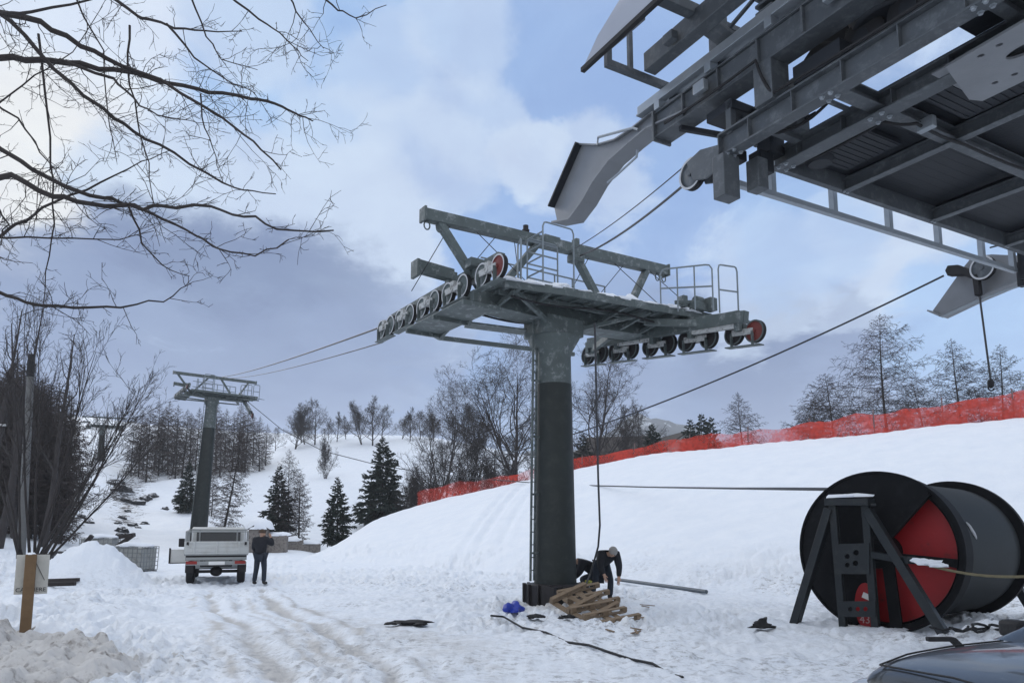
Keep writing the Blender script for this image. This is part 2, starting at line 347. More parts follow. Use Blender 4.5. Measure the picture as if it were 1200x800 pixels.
def Hm(x, y, detail=True):
    x = np.asarray(x, float); y = np.asarray(y, float)
    d = np.maximum(y, 1.0); px = np.clip(600 + F * x / d, -899, 2399)
    ld = np.clip(np.log(d), GLD[0], GLD[-1] - 1e-6)
    u = (px - GPX[0]) / (GPX[1] - GPX[0]); w = (ld - GLD[0]) / (GLD[1] - GLD[0])
    i = np.clip(u.astype(int), 0, len(GPX) - 2); j = np.clip(w.astype(int), 0, len(GLD) - 2); fu = u - i; fw = w - j
    base = (G[i, j] * (1 - fu) + G[i + 1, j] * fu) * (1 - fw) + (G[i, j + 1] * (1 - fu) + G[i + 1, j + 1] * fu) * fw
    base = np.where(d < 20, G[i, 0], base) * sst(d, 20, 32)
    td = smooth1(px, T_PX, T_D); cd = smooth1(px, C_PX, C_D); cy = smooth1(px, C_PX, C_Y)
    yy = (CY - cy) / F; cz = CAMZ + cd * (sT + yy * cT) / (cT - yy * sT)
    t = (d - td) / np.maximum(cd - td, .5)
    prof = np.clip(t, 0, 1); prof = prof + .035 * np.sin(2 * np.pi * np.clip(t, 0, 1)) * -1
    prof = np.where(t < .12, prof * sst(t, -.02, .14), prof)
    over = np.clip(d - cd, 0, None)
    bank = np.maximum(cz, 0) * prof - .02 * over ** 1.15
    bank = bank * sst(px, 335, 372)
    far = sst(d, 60, 120)
    z = np.maximum(bank, base - 1.2 * sst(px, 345, 430) * (1 - far) * sst(d - cd, -7, -2))
    # left: shovelled mounds along the yard
    q_ = np.clip(1 - np.hypot((x - MOUND.x - .15) / 2.0, (y - MOUND.y - 1.0) / 2.2), 0, 1)
    z = z + 1.5 * (q_ * .55 + .45 * q_ * q_ * (3 - 2 * q_)) * (1 + .25 * fbm(x, y, 3, 33)) + .9 * gauss(x, y, MOUND.x - 5, MOUND.y + 2, 3.4, 3)
    z = z + .50 * gauss(x, y, -8.2, 13.0, 1.5, 3.2) * (1 + .8 * fbm(x * .9, y * .9, 3, 5)) + .35 * gauss(x, y, -6.6, 10.4, 1.3, 1.5) + .5 * gauss(x, y, -12.5, 17, 2.4, 4)
    z = z + .10 * gauss(x, y, 1.0, 17.2, 2.0, 1.2) + .34 * gauss(x, y, 7.3, 11.5, .7, .5)
    if detail:
        n1 = fbm(x * .35, y * .35, 4, 1); n2 = fbm(x * 1.6, y * 1.6, 4, 2, .6); n3 = np.abs(fbm(x * 3.1, y * 3.1, 3, 3, .6))
        onbank = sst(z, .5, 1.6) * (px > 350)
        tr = (1 - onbank) * sst(y, 5, 8) * (1 - sst(d, 40, 60)); rt_ = np.minimum(np.minimum(dist_poly(x, y, RUT1), dist_poly(x, y, RUT2)), dist_poly(x, y, RUT3)); tr = tr * (1 - .6 * np.exp(-(rt_ / 1.1) ** 4))
        n4 = fbm(x * 5.5, y * 5.5, 3, 4, .6); lump = .45 + 1.25 * sst(fbm(x * .33, y * .33, 3, 44), -.14, .26)
        z = z + .16 * n1 * (1 - .35 * onbank) + .10 * onbank * fbm(x * .22, y * .5, 3, 90) + (.22 * tr * lump + .035 * onbank) * n2 + .22 * tr * lump * (n3 - .12) + .15 * tr * lump * n4 + .022 * onbank * n4 * sst(fbm(x * .3, y * .3, 2, 91), -.05, .2)
        foot = vnoise(x * 2.9, y * 2.9, 70); z = z - .075 * tr * lump * sst(foot, .68, .8)
        z = z + (1 - onbank) * sst(d, 45, 90) * (1.6 * fbm(x * .09, y * .09, 4, 8) + .8 * fbm(x * .3, y * .3, 3, 9)) * (1 - .5 * sst(px, 280, 380)) * (1 - sst(px, 480, 620))
        z = z + sst(d, 300, 900) * 18 * fbm(x * .004, y * .004, 4, 12)
        for k_ in (-.9, 0, 1.3):
            g_ = dist_poly(x, y, [V((536 - 600) / F * 33 + k_, 33, 0), V((575 - 600) / F * 42 + k_, 42, 0), V((614 - 600) / F * 52 + k_, 52, 0)])
            z = z - .13 * np.exp(-(g_ / .22) ** 2) * onbank * (.6 + .8 * vnoise(x * 2.2, y * 2.2, 81)) + .05 * np.exp(-((g_ - .45) / .18) ** 2) * onbank
        wx_ = x + 1.1 * fbm(x * .35, y * .35, 3, 47); r = np.minimum(dist_poly(wx_, y, RUT1), dist_poly(wx_, y, RUT2))
        z = z - .05 * np.exp(-((r - .10 * fbm(x * 1.5, y * 1.5, 2, 45)) / .17) ** 2) * (.5 + vnoise(x * .9, y * .9, 46)) * (d < 30) + .03 * np.exp(-((r - .38) / .16) ** 2) * (d < 30)
    return z
def H(x, y): return float(Hm(np.array([x]), np.array([y]), True)[0])
a1 = np.concatenate([np.linspace(-2.6, -.66, 60)[:-1], np.linspace(-.66, .62, 760), np.linspace(.62, 2.6, 60)[1:]])
rows = [-5.4]; APX = 6.0
while rows[-1] < 1600:
    y = rows[-1]; k = .05 if y < 4 else .0075 if y < 32 else .011 if y < 70 else .016 if y < 320 else .04
    rows.append(y + (y + APX) * k)
rows = np.array(rows)
gy, ga = np.meshgrid(rows, a1, indexing='ij'); gx = ga * (gy + APX)
gz = Hm(gx.ravel(), gy.ravel()).reshape(gx.shape)
def fast_grid(name, X, Y, Z, m):
    a, b = X.shape; me = bpy.data.meshes.new(name); nv = a * b
    idx = np.arange(nv).reshape(a, b); q = np.stack([idx[:-1, :-1], idx[:-1, 1:], idx[1:, 1:], idx[1:, :-1]], -1).reshape(-1, 4)
    me.vertices.add(nv); me.vertices.foreach_set('co', np.stack([X, Y, Z], -1).astype(np.float32).ravel())
    me.loops.add(q.size); me.loops.foreach_set('vertex_index', q.ravel().astype(np.int32))
    me.polygons.add(len(q)); me.polygons.foreach_set('loop_start', np.arange(0, q.size, 4, dtype=np.int32)); me.polygons.foreach_set('loop_total', np.full(len(q), 4, np.int32))
    me.polygons.foreach_set('use_smooth', np.ones(len(q), bool)); me.update(calc_edges=True); me.validate()
    me.materials.append(m); o = bpy.data.objects.new(name, me); COL.objects.link(o); return o
def snow_ground_mat():
    m = bpy.data.materials.new('snow_ground'); m.use_nodes = True; t = m.node_tree; b = t.nodes['Principled BSDF']
    def nn(ty, **k):
        n = t.nodes.new(ty)
        for a, c in k.items(): setattr(n, a, c)
        return n
    lk = t.links.new; tcn = nn('ShaderNodeTexCoord'); P = tcn.outputs['Object']
    def noise(s, d, r=.6):
        n = nn('ShaderNodeTexNoise'); n.inputs['Scale'].default_value = s; n.inputs['Detail'].default_value = d; n.inputs['Roughness'].default_value = r; lk(P, n.inputs['Vector']); return n.outputs[0]
    def mr(x, a, c, lo=0., hi=1.):
        n = nn('ShaderNodeMapRange'); lk(x, n.inputs[0]); n.inputs[1].default_value = a; n.inputs[2].default_value = c; n.inputs[3].default_value = lo; n.inputs[4].default_value = hi; return n.outputs[0]
    def mx(f, a, c):
        n = nn('ShaderNodeMix', data_type='RGBA'); lk(f, n.inputs[0])
        for s, v in ((6, a), (7, c)):
            if isinstance(v, tuple): n.inputs[s].default_value = v
            else: lk(v, n.inputs[s])
        return n.outputs[2]
    def at_(nm): n = nn('ShaderNodeAttribute', attribute_name=nm); return n.outputs['Fac']
    def add(a, c, k=1.0):
        n = nn('ShaderNodeMath', operation='MULTIPLY_ADD'); lk(a, n.inputs[0]); n.inputs[1].default_value = k; lk(c, n.inputs[2]); return n.outputs[0]
    nf = noise(9, 8, .7); nm = noise(1.1, 6, .65); nb = noise(3.2, 7, .7)
    c = mx(mr(nm, .35, .65), (.755, .80, .865, 1), (.81, .845, .895, 1))
    dirt_shade = at_('dirt_shade'); dm = mr(add(nb, dirt_shade, .9), .70, 1.15, 0, .8); 
    c = mx(dm, c, (.45, .43, .405, 1))
    nf2 = noise(6.5, 7, .72)
    def mul(a, c):
        n = nn('ShaderNodeMath', operation='MULTIPLY'); lk(a, n.inputs[0])
        if isinstance(c, float): n.inputs[1].default_value = c
        else: lk(c, n.inputs[1])
        return n.outputs[0]
    speck = mul(mul(mr(nf2, .50, .64), at_('trod')), .85)
    c = mx(speck, c, (.36, .365, .38, 1))
    rock = mr(add(noise(1.1, 8, .8), at_('rock'), .8), .92, .99)
    c = mx(rock, c, (.045, .045, .05, 1))
    lk(c, b.inputs['Base Color']); b.inputs['Roughness'].default_value = .7; b.inputs['Specular IOR Level'].default_value = .25
    h = add(nf, nb, .5)
    bp = nn('ShaderNodeBump'); bp.inputs['Strength'].default_value = .8; bp.inputs['Distance'].default_value = .06; lk(h, bp.inputs['Height']); lk(bp.outputs[0], b.inputs['Normal'])
    return m
ground = struct(fast_grid('ground', gx, gy, gz, snow_ground_mat()))
fx, fy = gx.ravel(), gy.ravel(); fpx = 600 + F * fx / np.maximum(fy, 1)
wbx = fx + 1.1 * fbm(fx * .35, fy * .35, 3, 47); fr1 = np.minimum(dist_poly(wbx, fy, RUT1), dist_poly(wbx, fy, RUT2)); fr3 = dist_poly(wbx, fy, RUT3); fr1 = np.minimum(fr1, np.abs(fr1 - .48) + .10)
wv = .75 + 1.3 * fbm(fx * .8, fy * .8, 3, 40)
dirt_shade = .60 * np.exp(-(fr1 / (.16 * wv + .03)) ** 2) * (.6 + 1.2 * vnoise(fx * 1.1, fy * .6, 50)) * .8 + .12 * np.exp(-(fr3 / .5) ** 2) + .09 * np.exp(-(fr1 / 1.3) ** 2)
dirt_shade += .75 * gauss(fx, fy, 1.1, 17.4, 1.6, 1.1) + .5 * gauss(fx, fy, -5.6, 9.3, 1.3, 1.0) + .28 * gauss(fx, fy, -1, 12.5, 5, 4)  # tower foot term: trampled dirt, darkened further as a painted contact shadow
dirt_shade = dirt_shade * (1 - sst(fy, 24, 34)) * sst(fy, 5, 8)
trod = (.35 + 1.3 * sst(fbm(fx * .5, fy * .5, 3, 77), -.12, .25)) * .75 * sst(fy, 6, 9) * (1 - sst(fy, 22, 34)) * (1 - sst(gz.ravel(), .45, .9)) * (.45 + .55 * sst(fx, -9, -4))
rock = .40 * sst(fy, 36, 55) * (1 - sst(fy, 170, 230)) * sst(fpx, -60, 40) * (1 - sst(fpx, 185, 235)) * (.72 + .6 * fbm(fx * .08, fy * .08, 2, 30)) + .12 * sst(fy, 60, 90) * (1 - sst(fy, 300, 400)) * (1 - sst(fpx, 420, 480))
rock += .18 * np.exp(-((fpx - 150) / 30) ** 2) * sst(fy, 50, 70) * (1 - sst(fy, 140, 165))
for nm, ar in (('dirt_shade', dirt_shade), ('trod', trod), ('rock', rock)):
    at_ = ground.data.attributes.new(nm, 'FLOAT', 'POINT'); at_.data.foreach_set('value', ar.astype(np.float32))
# distant mountain, its top lost in cloud
mtx = np.linspace(-450, 1500, 120); mty = np.linspace(760, 1640, 50)
mx_, my_ = np.meshgrid(mtx, mty)
mz = -40 + 300 * np.exp(-((my_ - 1200) / 260) ** 2) * (.70 + .8 * fbm(mx_ * .0032, my_ * .0032, 5, 21) + .16 * fbm(mx_ * .02, my_ * .02, 4, 22)) * sst(mx_, -420, 50) * (1 - .5 * sst(mx_, 150, 520))
mount_m = mat('mountain_forest_snow', (.055, .065, .075), 1, 0, .3, .008, col2=(.55, .58, .62), c2lo=.52, c2hi=.60, c2scale=.02)
mo = struct(fast_grid('mountain', mx_, my_, mz, mount_m))
# ================================================================ LIFT TOWERS
TF = Frame(gr(651, 706), 33.7)
def sheave(parent, c, r, hub, ax=(1, 0, 0), rim=rim_m):
    m = MB(); w = .055
    m.lathe([(.04, -w), (r * .45, -w * .8), (r * .8, -w * .5), (r * .86, -w), (r, -w), (r, -w * .35), (r * .93, 0), (r, w * .35), (r, w), (r * .86, w), (r * .8, w * .5), (r * .45, w * .8), (.04, w)], (0, 0, 0), ax, 28, mis=[1, 1, 1, 2, 0, 0, 0, 0, 2, 1, 1, 1])
    m.lathe([(.0, -w * 1.7), (.05, -w * 1.7), (.05, w * 1.7), (0, w * 1.7)], (0, 0, 0), ax, 10, mi=1)
    o = m.build('sheave', [rubber_m, hub, rim], parent, 30); o.location = c; return o
def build_tower(label, loc, rz, hz=0.0, rb=.52, rt=.43, full=True, group='lift towers', slope=.107):
    t = thing('lift_tower', label, 'lift tower', loc, rz, group)
    z0 = hz
    # pole (two tone coating) and foot
    zs = 5.35 + z0 * .8
    rs = rb + (rt - rb) * zs / (6.4 + z0)
    p = MB(); p.lathe([(rb, -.6), (rb, .3), (rs, zs)], n=28, mi=1); p.lathe([(rs, zs), (rt, 6.2 + z0)], n=28, mi=0)
    for zz in (2.9, 4.2): p.lathe([(rb - .035 * zz / 2 + .012, zz), (rb - .035 * zz / 2 + .012, zz + .03)], n=28, mi=1)
    p.build('pole', [tower_m, polelow_m], t)
    f = MB(); f.lathe([(rb + .22, -.8), (rb + .22, .40), (rb + .20, .46), (rb + .02, .47)], n=28)
    for k in range(16):
        a = 2 * math.pi * k / 16; rr = rb + .25
        f.box((math.cos(a) * rr, math.sin(a) * rr, .1), (.035, .09, .74), Matrix.Rotation(a + math.pi / 2, 3, 'Z'))
    f.box((-.62, -.62, .12), (.34, .3, .62), Matrix.Rotation(.6, 3, 'Z'))
    f.build('foot_ring', plinth_m, t, bevel=.012)
    # flared head and cross beam
    h = MB(); zc = z0
    h.lathe([(rt, 6.0 + zc), (rt + .02, 6.15 + zc), (.66, 6.5 + zc), (.66, 6.56 + zc)], n=8)
    h.box((0, 0, 6.78 + zc), (1.15, 1.0, .46)); h.build('pole_head', tower_m, t, bevel=.02)
    b = MB()
    b.prism([(-2.55, -.34, 7.0 + zc), (-1.0, -.4, 6.9 + zc), (1.2, -.4, 6.9 + zc), (3.1, -.34, 7.0 + zc), (3.1, -.34, 7.28 + zc), (-2.55, -.34, 7.28 + zc)], (0, .72, 0))
    for x in (-1.9, -1.1, 1.1, 1.9, 2.6):
        b.beam((x, -.3, 7.0 + zc), (x + .1, -1.15 - .07 * (x + 2), 7.24 + zc), .08, .1); b.beam((x, .3, 7.0 + zc), (x, 1.0, 7.24 + zc), .08, .1)
    b.beam((-.5, -.45, 6.8 + zc), (-1.9, -1.0, 7.22 + zc), .1, .1); b.beam((.6, -.45, 6.8 + zc), (2.0, -1.3, 7.22 + zc), .1, .1)
    b.beam((2.2, -1.0, 7.1 + zc), (3.2, -2.6, 6.8 + zc), .12, .18); b.beam((2.4, .6, 7.1 + zc), (3.1, 2.3, 7.1 + zc), .12, .18)
    b.build('cross_beam', tower_m, t, bevel=.01)
    dk = MB()
    near = [(-2.15, -1.0), (-.67, -1.28), (1.34, -1.5), (3.9, -1.72)]
    dk.prism([(x, y, 7.30 + zc) for x, y in near] + [(3.9, .3, 7.30 + zc), (2.6, 1.0, 7.30 + zc), (-2.15, 1.0, 7.30 + zc)], (0, 0, .1))
    for (x0, y0), (x1, y1) in zip(near[:-1], near[1:]): dk.beam((x0, y0 - .02, 7.31 + zc), (x1, y1 - .02, 7.31 + zc), .05, .2)
    for k in range(13): x = -2.0 + k * .47; dk.beam((x, -1.0 - .12 * (x + 2), 7.27 + zc), (x, .9 if x < 2.7 else .3, 7.27 + zc), .05, .08)
    dk.beam((-2.1, -.7, 7.2 + zc), (3.8, -.9, 7.2 + zc), .08, .12); dk.beam((-2.1, .7, 7.2 + zc), (3.6, .3, 7.2 + zc), .08, .12)
    dk.build('deck', tower_m, t, bevel=.008)
    if full:
        cl = MB(); cl.box((3.35, -1.75, 7.5), (.45, .3, .2)); cl.box((3.0, -1.6, 7.62), (.16, .2, .3)); cl.box((3.7, -1.9, 7.58), (.25, .25, .34)); cl.beam((2.7, -1.6, 7.55), (3.3, -1.75, 7.62), .06, .1); cl.lathe([(0, -.12), (.13, -.12), (.13, .12), (0, .12)], (3.4, -1.75, 7.66), (1, 0, 0), 14); cl.build('adjuster', tower_m, t, bevel=.015)
        for (xa, ya, xb, yb, dz) in ((-1.9, -.9, 3.6, -1.35, -.12), (-1.7, .8, 3.3, .5, -.1)):
            cb = MB(); cb.tube([(xa + (xb - xa) * u, ya + (yb - ya) * u, 7.2 + dz - .06 * math.sin(u * 9)) for u in np.linspace(0, 1, 20)], .025, 6); cb.build('conduit', rubber_m, t)
        for k in range(9):
            sn = MB(); x = -2.0 + k * .66; sn.lump((x, -1.05 - .11 * (x + 2), 7.4), (.36, .14, .05 + .03 * (k % 3)), 50 + k, 7, .4, -.4); sn.build('frost_lump', snow_m, t)
    # gantry over the deck
    g = MB(); g.beam((-3.72, 0, 8.93 + zc), (4.05, 0, 9.13 + zc), .24, .27)
    g.box((-3.72, 0, 8.93 + zc), (.06, .3, .34)); g.box((4.05, 0, 9.13 + zc), (.06, .3, .34)); g.box((-.1, 0, 9.06 + zc), (.5, .27, .29))
    for (xa, za), (xb, zb) in (((-3.3, 8.83), (-2.12, 7.4)), ((-.5, 8.93), (-1.75, 7.4)), ((.66, 8.98), (1.82, 7.4)), ((3.28, 9.0), (2.35, 7.4))): g.beam((xa, 0, za + zc), (xb, 0, zb + zc), .16, .2, (0, 1, 0))
    g.build('gantry', tower_m, t, bevel=.012)
    if full:
        for x in (-3.62, -3.3, 3.7, 3.95):
            g2 = MB(); zz = 8.93 + (x + 3.7) * .026 - .14
            g2.tube([(x + .075 * math.sin(a), 0, zz - .1 + .1 * math.cos(a)) for a in [2 * math.pi * k / 12 for k in range(13)]], .018, 6, caps=False)
            g2.build('shackle', tower_m, t)
        bl = MB(); bl.box((.75, 0, 8.8), (.36, .3, .2)); bl.box((.75, 0, 9.12), (.12, .2, .44)); bl.build('rope_clamp', tower_m, t, bevel=.015)
        bc = MB(); bc.lathe([(.09, 0), (.1, .05), (.07, .06), (.07, .17), (.0, .2)], (-.85, 0, 9.17), n=12); bc.build('lamp', plinth_m, t)
        for p_, q_ in ((V(-3.0, 0, 8.85), V(-3.4, 1.2, 7.5)), (V(-2.3, 0, 8.85), V(-1.2, -.6, 7.6)), (V(-1.7, 0, 8.9), V(-2.35, .5, 7.9)), (V(-1.2, 0, 8.9), V(-.4, .8, 7.5)), (V(2.4, 0, 8.95), V(1.5, .8, 7.5)), (V(2.1, 0, 8.95), V(3.2, -.9, 7.5)), (V(3.4, 0, 9.0), V(3.9, -1.3, 7.5)), (V(1.2, 0, 8.95), V(.7, .7, 7.5))):
            wr = MB(); wr.tube([p_, q_], .011, 5); wr.build('stay_wire', rope_m, t)
        sn = MB(); sn.lump((-.55, -.55, 7.38), (.85, .5, .3), 3, 10, .2, 0); sn.lump((-1.5, -.3, 7.38), (.55, .55, .12), 5, 8, .3, 0); sn.lump((1.6, -.6, 7.38), (1.3, .6, .07), 7, 8, .3, 0); sn.lump((3.5, -1.1, 7.38), (.4, .5, .2), 9, 8, .3, 0)
        sn.build('snow_cap', snow_m, t)
    # sheave trains
    def train(side, pts, tilt):
        x = pts[0].x; T = MB(); s_ = -1 if side < 0 else 1
        a, e = pts[0], pts[-1]; dr = (e - a).normalized(); up = V(0, 0, 1) - dr * dr.z
        off = .30 if side < 0 else .34
        xb = x + (.22 if side < 0 else -.24)
        ba = a + dr * .25 + up * off; be = e - dr * .3 + up * (off - .05)
        T.beam((xb, ba.y, ba.z), (xb, be.y, be.z), .2, .30)
        for k in range(0, 10, 2):
            p_, q_ = pts[k], pts[k + 1]; mid = (p_ + q_) / 2
            T.beam((x + .1 * s_ * -1, p_.y, p_.z), (x + .1 * s_ * -1, q_.y, q_.z), .04, .15, mi=1); T.beam((x + .1 * s_, p_.y, p_.z), (x + .1 * s_, q_.y, q_.z), .04, .15, mi=1)
            T.beam((xb, mid.y, mid.z), (xb, mid.y, mid.z + off), .14, .14)
            if full: T.lathe([(0, -.15), (.07, -.15), (.07, .15), (0, .15)], (x, mid.y, mid.z), (1, 0, 0), 10, mi=1); T.box((x + .02, mid.y, mid.z + .13), (.3, .16, .12), mi=1 if side < 0 else 0)
        for k in range(0, 8, 4):
            p_ = (pts[k] + pts[k + 1]) / 2; q_ = (pts[k + 2] + pts[k + 3]) / 2
            T.beam((xb, p_.y, p_.z + .16), (xb, q_.y, q_.z + .16), .12, .16, mi=1)
        if full:
            for k in range(0, 10, 2):
                p_, q_ = pts[k] - dr * .2, pts[k + 1] + dr * .2
                T.beam((x - .05, p_.y, p_.z - .34), (x - .05, q_.y, q_.z - .34), .2, .03)
                T.beam((x - .12, pts[k].y, pts[k].z - .34), (x - .12, pts[k].y, pts[k].z), .02, .1); T.beam((x - .12, pts[k + 1].y, pts[k + 1].z - .34), (x - .12, pts[k + 1].y, pts[k + 1].z), .02, .1)
        o = T.build('sheave_train', [tower_m, frost_m], t, bevel=.008)
        for k, p_ in enumerate(pts): sheave(o, p_, .275, redhub_m if k == 0 else tower_m if side < 0 else plinth_m, rim=rim_m if side < 0 else tower_m)
        return o
    if True:
        L_ = [V(-2.6, y, 7.46 + zc) for y in (-1.5, -.82, .05, .78, 1.46, 2.16, 2.86, 3.5, 4.1, 4.7)]
        ys = (-3.66, -3.05, -2.25, -1.5, -.85, -.17, .6, 1.25, 1.9, 2.5)
        R_ = [V(3.2, y * (1 if slope < .2 else .85), 6.39 + (3.66 if slope < .2 else 4.6) * .107 + y * slope + zc) for y in ys]
        train(-1, L_, 0); train(1, R_, 1)
    cw = MB()
    cw.prism([(-3.0, -.6, 6.86 + zc), (-2.0, -.6, 6.86 + zc), (-2.0, 2.3, 6.86 + zc), (-3.0, 2.3, 6.86 + zc)], (0, 0, .04))
    for y in (-.6, .85, 2.3): cw.beam((-3.0, y, 6.82 + zc), (-2.0, y, 6.82 + zc), .08, .1); cw.beam((-2.0, y, 6.8 + zc), (-2.1, y * .3, 7.15 + zc), .08, .08)
    cw.beam((-1.55, 3.2, 7.05 + zc), (3.2, 3.2, 7.22 + zc), .1, .12); cw.beam((-2.35, 2.2, 6.85 + zc), (-1.55, 3.2, 7.05 + zc), .1, .12)
    cw.beam((-2.0, 1.0, 6.84 + zc), (-.6, .4, 6.72 + zc), .5, .04)
    cw.beam((-3.4, 1.0, 8.08 + zc), (-2.4, 1.0, 8.02 + zc), .26, .28); cw.box((-3.4, 1.0, 8.0 + zc), (.08, .36, .42)); cw.beam((-2.42, 1.0, 7.6 + zc), (-2.42, 1.0, 8.1 + zc), .2, .25); cw.box((-2.5, -.25, 7.92 + zc), (.34, .3, .2))
    cw.build('catwalk', tower_m, t, bevel=.006); cw = MB()
    cw.beam((3.0, -2.2, 6.95 + zc), (3.9, -2.2, 6.95 + zc), .08, .1); cw.prism([(3.3, -3.0, 6.98 + zc), (4.3, -2.7, 7.0 + zc), (4.3, -1.6, 7.2 + zc), (3.3, -1.6, 7.2 + zc)], (0, 0, .04))
    cw.beam((3.2, -1.3, 7.1 + zc), (3.35, -3.3, 6.85 + zc), .2, .3)
    cw.build('catwalk', tower_m, t, bevel=.006)
    rl = MB(); rr = .022 if full else .035
    def bow(p, q, zt, zb1, zb2):      # a hoop of handrail between two posts
        p = V(*p); q = V(*q); d = (q - p); e = d * .12
        rl.tube([V(p.x, p.y, zb1), V(p.x, p.y, zt - .12), p + e * .4 + V(0, 0, zt - .02), p + e + V(0, 0, zt), q - e + V(0, 0, zt), q - e * .4 + V(0, 0, zt - .02), V(q.x, q.y, zt - .12), V(q.x, q.y, zb2)], rr, 6)
    z = zc
    bow((2.25, -1.55, 0), (3.05, -2.55, 0), 8.35 + z, 7.3 + z, 7.15 + z); bow((3.2, -2.62, 0), (3.75, -2.75, 0), 8.35 + z, 7.1 + z, 7.0 + z)
    for f_ in (.33, .66): rl.tube([(2.25 + .8 * f_, -1.55 - f_, 7.2 + z), (2.25 + .8 * f_, -1.55 - f_, 8.35 + z)], rr, 6)
    rl.tube([(2.25, -1.55, 7.85 + z), (3.05, -2.55, 7.78 + z)], rr, 6); rl.tube([(3.2, -2.62, 7.7 + z), (3.75, -2.75, 7.7 + z)], rr, 6)
    bow((-1.05, -1.0, 0), (-.12, -1.0, 0), 9.05 + z, 7.4 + z, 7.4 + z); bow((-1.05, -.35, 0), (-.12, -.35, 0), 8.85 + z, 7.4 + z, 7.4 + z)
    for zz in (7.85, 8.2, 8.5, 8.8): rl.tube([(-1.05, -1.0, zz + z), (-1.05, -.35, zz + z), (-.12, -.35, zz + z)], rr, 6)
    bow((-1.68, -1.0, 0), (-1.5, -.6, 0), 8.48 + z, 7.4 + z, 7.4 + z)
    for x in (-.6, .5, 1.1, 1.7, 2.25): rl.tube([(x, .6, 7.4 + z), (x, .6, 8.5 + z)], rr, 6)
    for zz in (7.95, 8.5): rl.tube([(-1.8, .6, zz + z), (2.25, .6, zz + z)], rr, 6)
    rl.build('handrail', rail_m, t)
    # ladder up the pole, on stand-offs
    ld = MB(); lx, ly = -.60, -.02
    for s_ in (-.1, .1): ld.beam((lx - .1 + s_, ly + s_ * .66, .55), (lx + .02 + s_, ly + s_ * .66, 6.9 + z0), .035, .05)
    k = 0; zz = .8
    while zz < 6.8 + z0: ld.tube([(lx - .2 + .12 * zz / (6.8 + z0), ly - .066, zz), (lx + .12 * zz / (6.8 + z0), ly + .066, zz)], .013, 5); zz += .3
    for zz in (1.2, 2.6, 4.0, 5.4): ld.beam((lx - .1, ly, zz), (-.3, 0, zz), .03, .05)
    ld.build('ladder', tower_m, t)
    return t
tower1 = build_tower('near lift tower with thick two tone pole, snowy deck and two rows of wheels', TF.o, TF.a)
d2 = 72; p2 = at(233, 610, d2); z2 = H(p2.x, p2.y)
hz2 = z_of(441, d2) - z2 - 9.03
tower2 = build_tower('tall slim lift tower rising straight behind the parked white truck', (p2.x, p2.y, z2), R(33.7), hz2, .78, .52, full=False, slope=.45)
tower2.rotation_euler = Euler((0, R(2.6), R(33.7)))
d3 = 150; p3 = at(119, 520, d3); z3 = H(p3.x, p3.y)
tower3 = build_tower('small far lift tower on the upper slope beside the dark wood', (p3.x, p3.y, z3), R(33.7), z_of(489, d3) - z3 - 9.03, .62, .5, full=False)

# ================================================================ LIFT STATION overhead
SF = Frame(gr(651, 706), 29.5)
st = thing('lift_station', 'dark grey steel lift station overhead with guide horns and open underside', 'lift station', SF.o, SF.a)
YB = -15.0
b = MB(); b.ibeam((-2.5, -8.35, 7.08), (-2.5, YB, 7.08), .2, .34, .03); b.box((-2.5, -8.36, 7.08), (.2, .02, .34)); b.build('edge_beam', stat_m, st, bevel=.005)
b = MB(); b.ibeam((-1.52, -8.42, 7.06), (-1.52, YB, 7.06), .26, .26, .025)
for x, w in ((.05, .14), (2.35, .14), (4.65, .14), (6.0, .2)): b.ibeam((x, -8.45, 7.08), (x, YB, 7.08), w, .2, .02)
b.build('floor_beam', stat_m, st, bevel=.004)
b = MB(); b.beam((-1.4, -8.40, 7.135), (6.1, -8.40, 7.135), .1, .30)
for y in (-10.1, -11.9, -13.6): b.ibeam((-2.4, y, 7.1), (6.0, y, 7.1), .2 if y == -10.1 else .14, .17, .02)
b.beam((-2.4, -8.95, 7.15), (-1.65, -8.95, 7.15), .12, .1); b.beam((-2.4, -9.75, 7.18), (-1.65, -9.75, 7.18), .05, .05)
b.build('cross_member', stat_m, st, bevel=.004)
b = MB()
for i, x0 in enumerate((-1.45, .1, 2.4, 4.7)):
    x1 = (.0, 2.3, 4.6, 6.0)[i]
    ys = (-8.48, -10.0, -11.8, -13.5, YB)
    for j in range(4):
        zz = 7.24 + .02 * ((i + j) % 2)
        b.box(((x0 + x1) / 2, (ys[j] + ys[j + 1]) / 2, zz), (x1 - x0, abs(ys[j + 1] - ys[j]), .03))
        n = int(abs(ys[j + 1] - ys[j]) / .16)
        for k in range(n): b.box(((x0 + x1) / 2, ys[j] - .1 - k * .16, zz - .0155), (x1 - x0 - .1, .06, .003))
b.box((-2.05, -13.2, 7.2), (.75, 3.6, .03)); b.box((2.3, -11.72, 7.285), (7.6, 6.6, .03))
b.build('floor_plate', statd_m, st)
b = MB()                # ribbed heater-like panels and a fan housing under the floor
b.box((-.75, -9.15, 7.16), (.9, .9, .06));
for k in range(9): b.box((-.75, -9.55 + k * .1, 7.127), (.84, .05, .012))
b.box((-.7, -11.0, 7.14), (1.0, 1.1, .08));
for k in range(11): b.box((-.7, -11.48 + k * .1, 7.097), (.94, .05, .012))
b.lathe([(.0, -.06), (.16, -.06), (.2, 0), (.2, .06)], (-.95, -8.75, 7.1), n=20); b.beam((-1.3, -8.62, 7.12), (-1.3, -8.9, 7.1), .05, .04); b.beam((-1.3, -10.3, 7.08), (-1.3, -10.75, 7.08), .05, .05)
b.build('under_panel', statd_m, st)
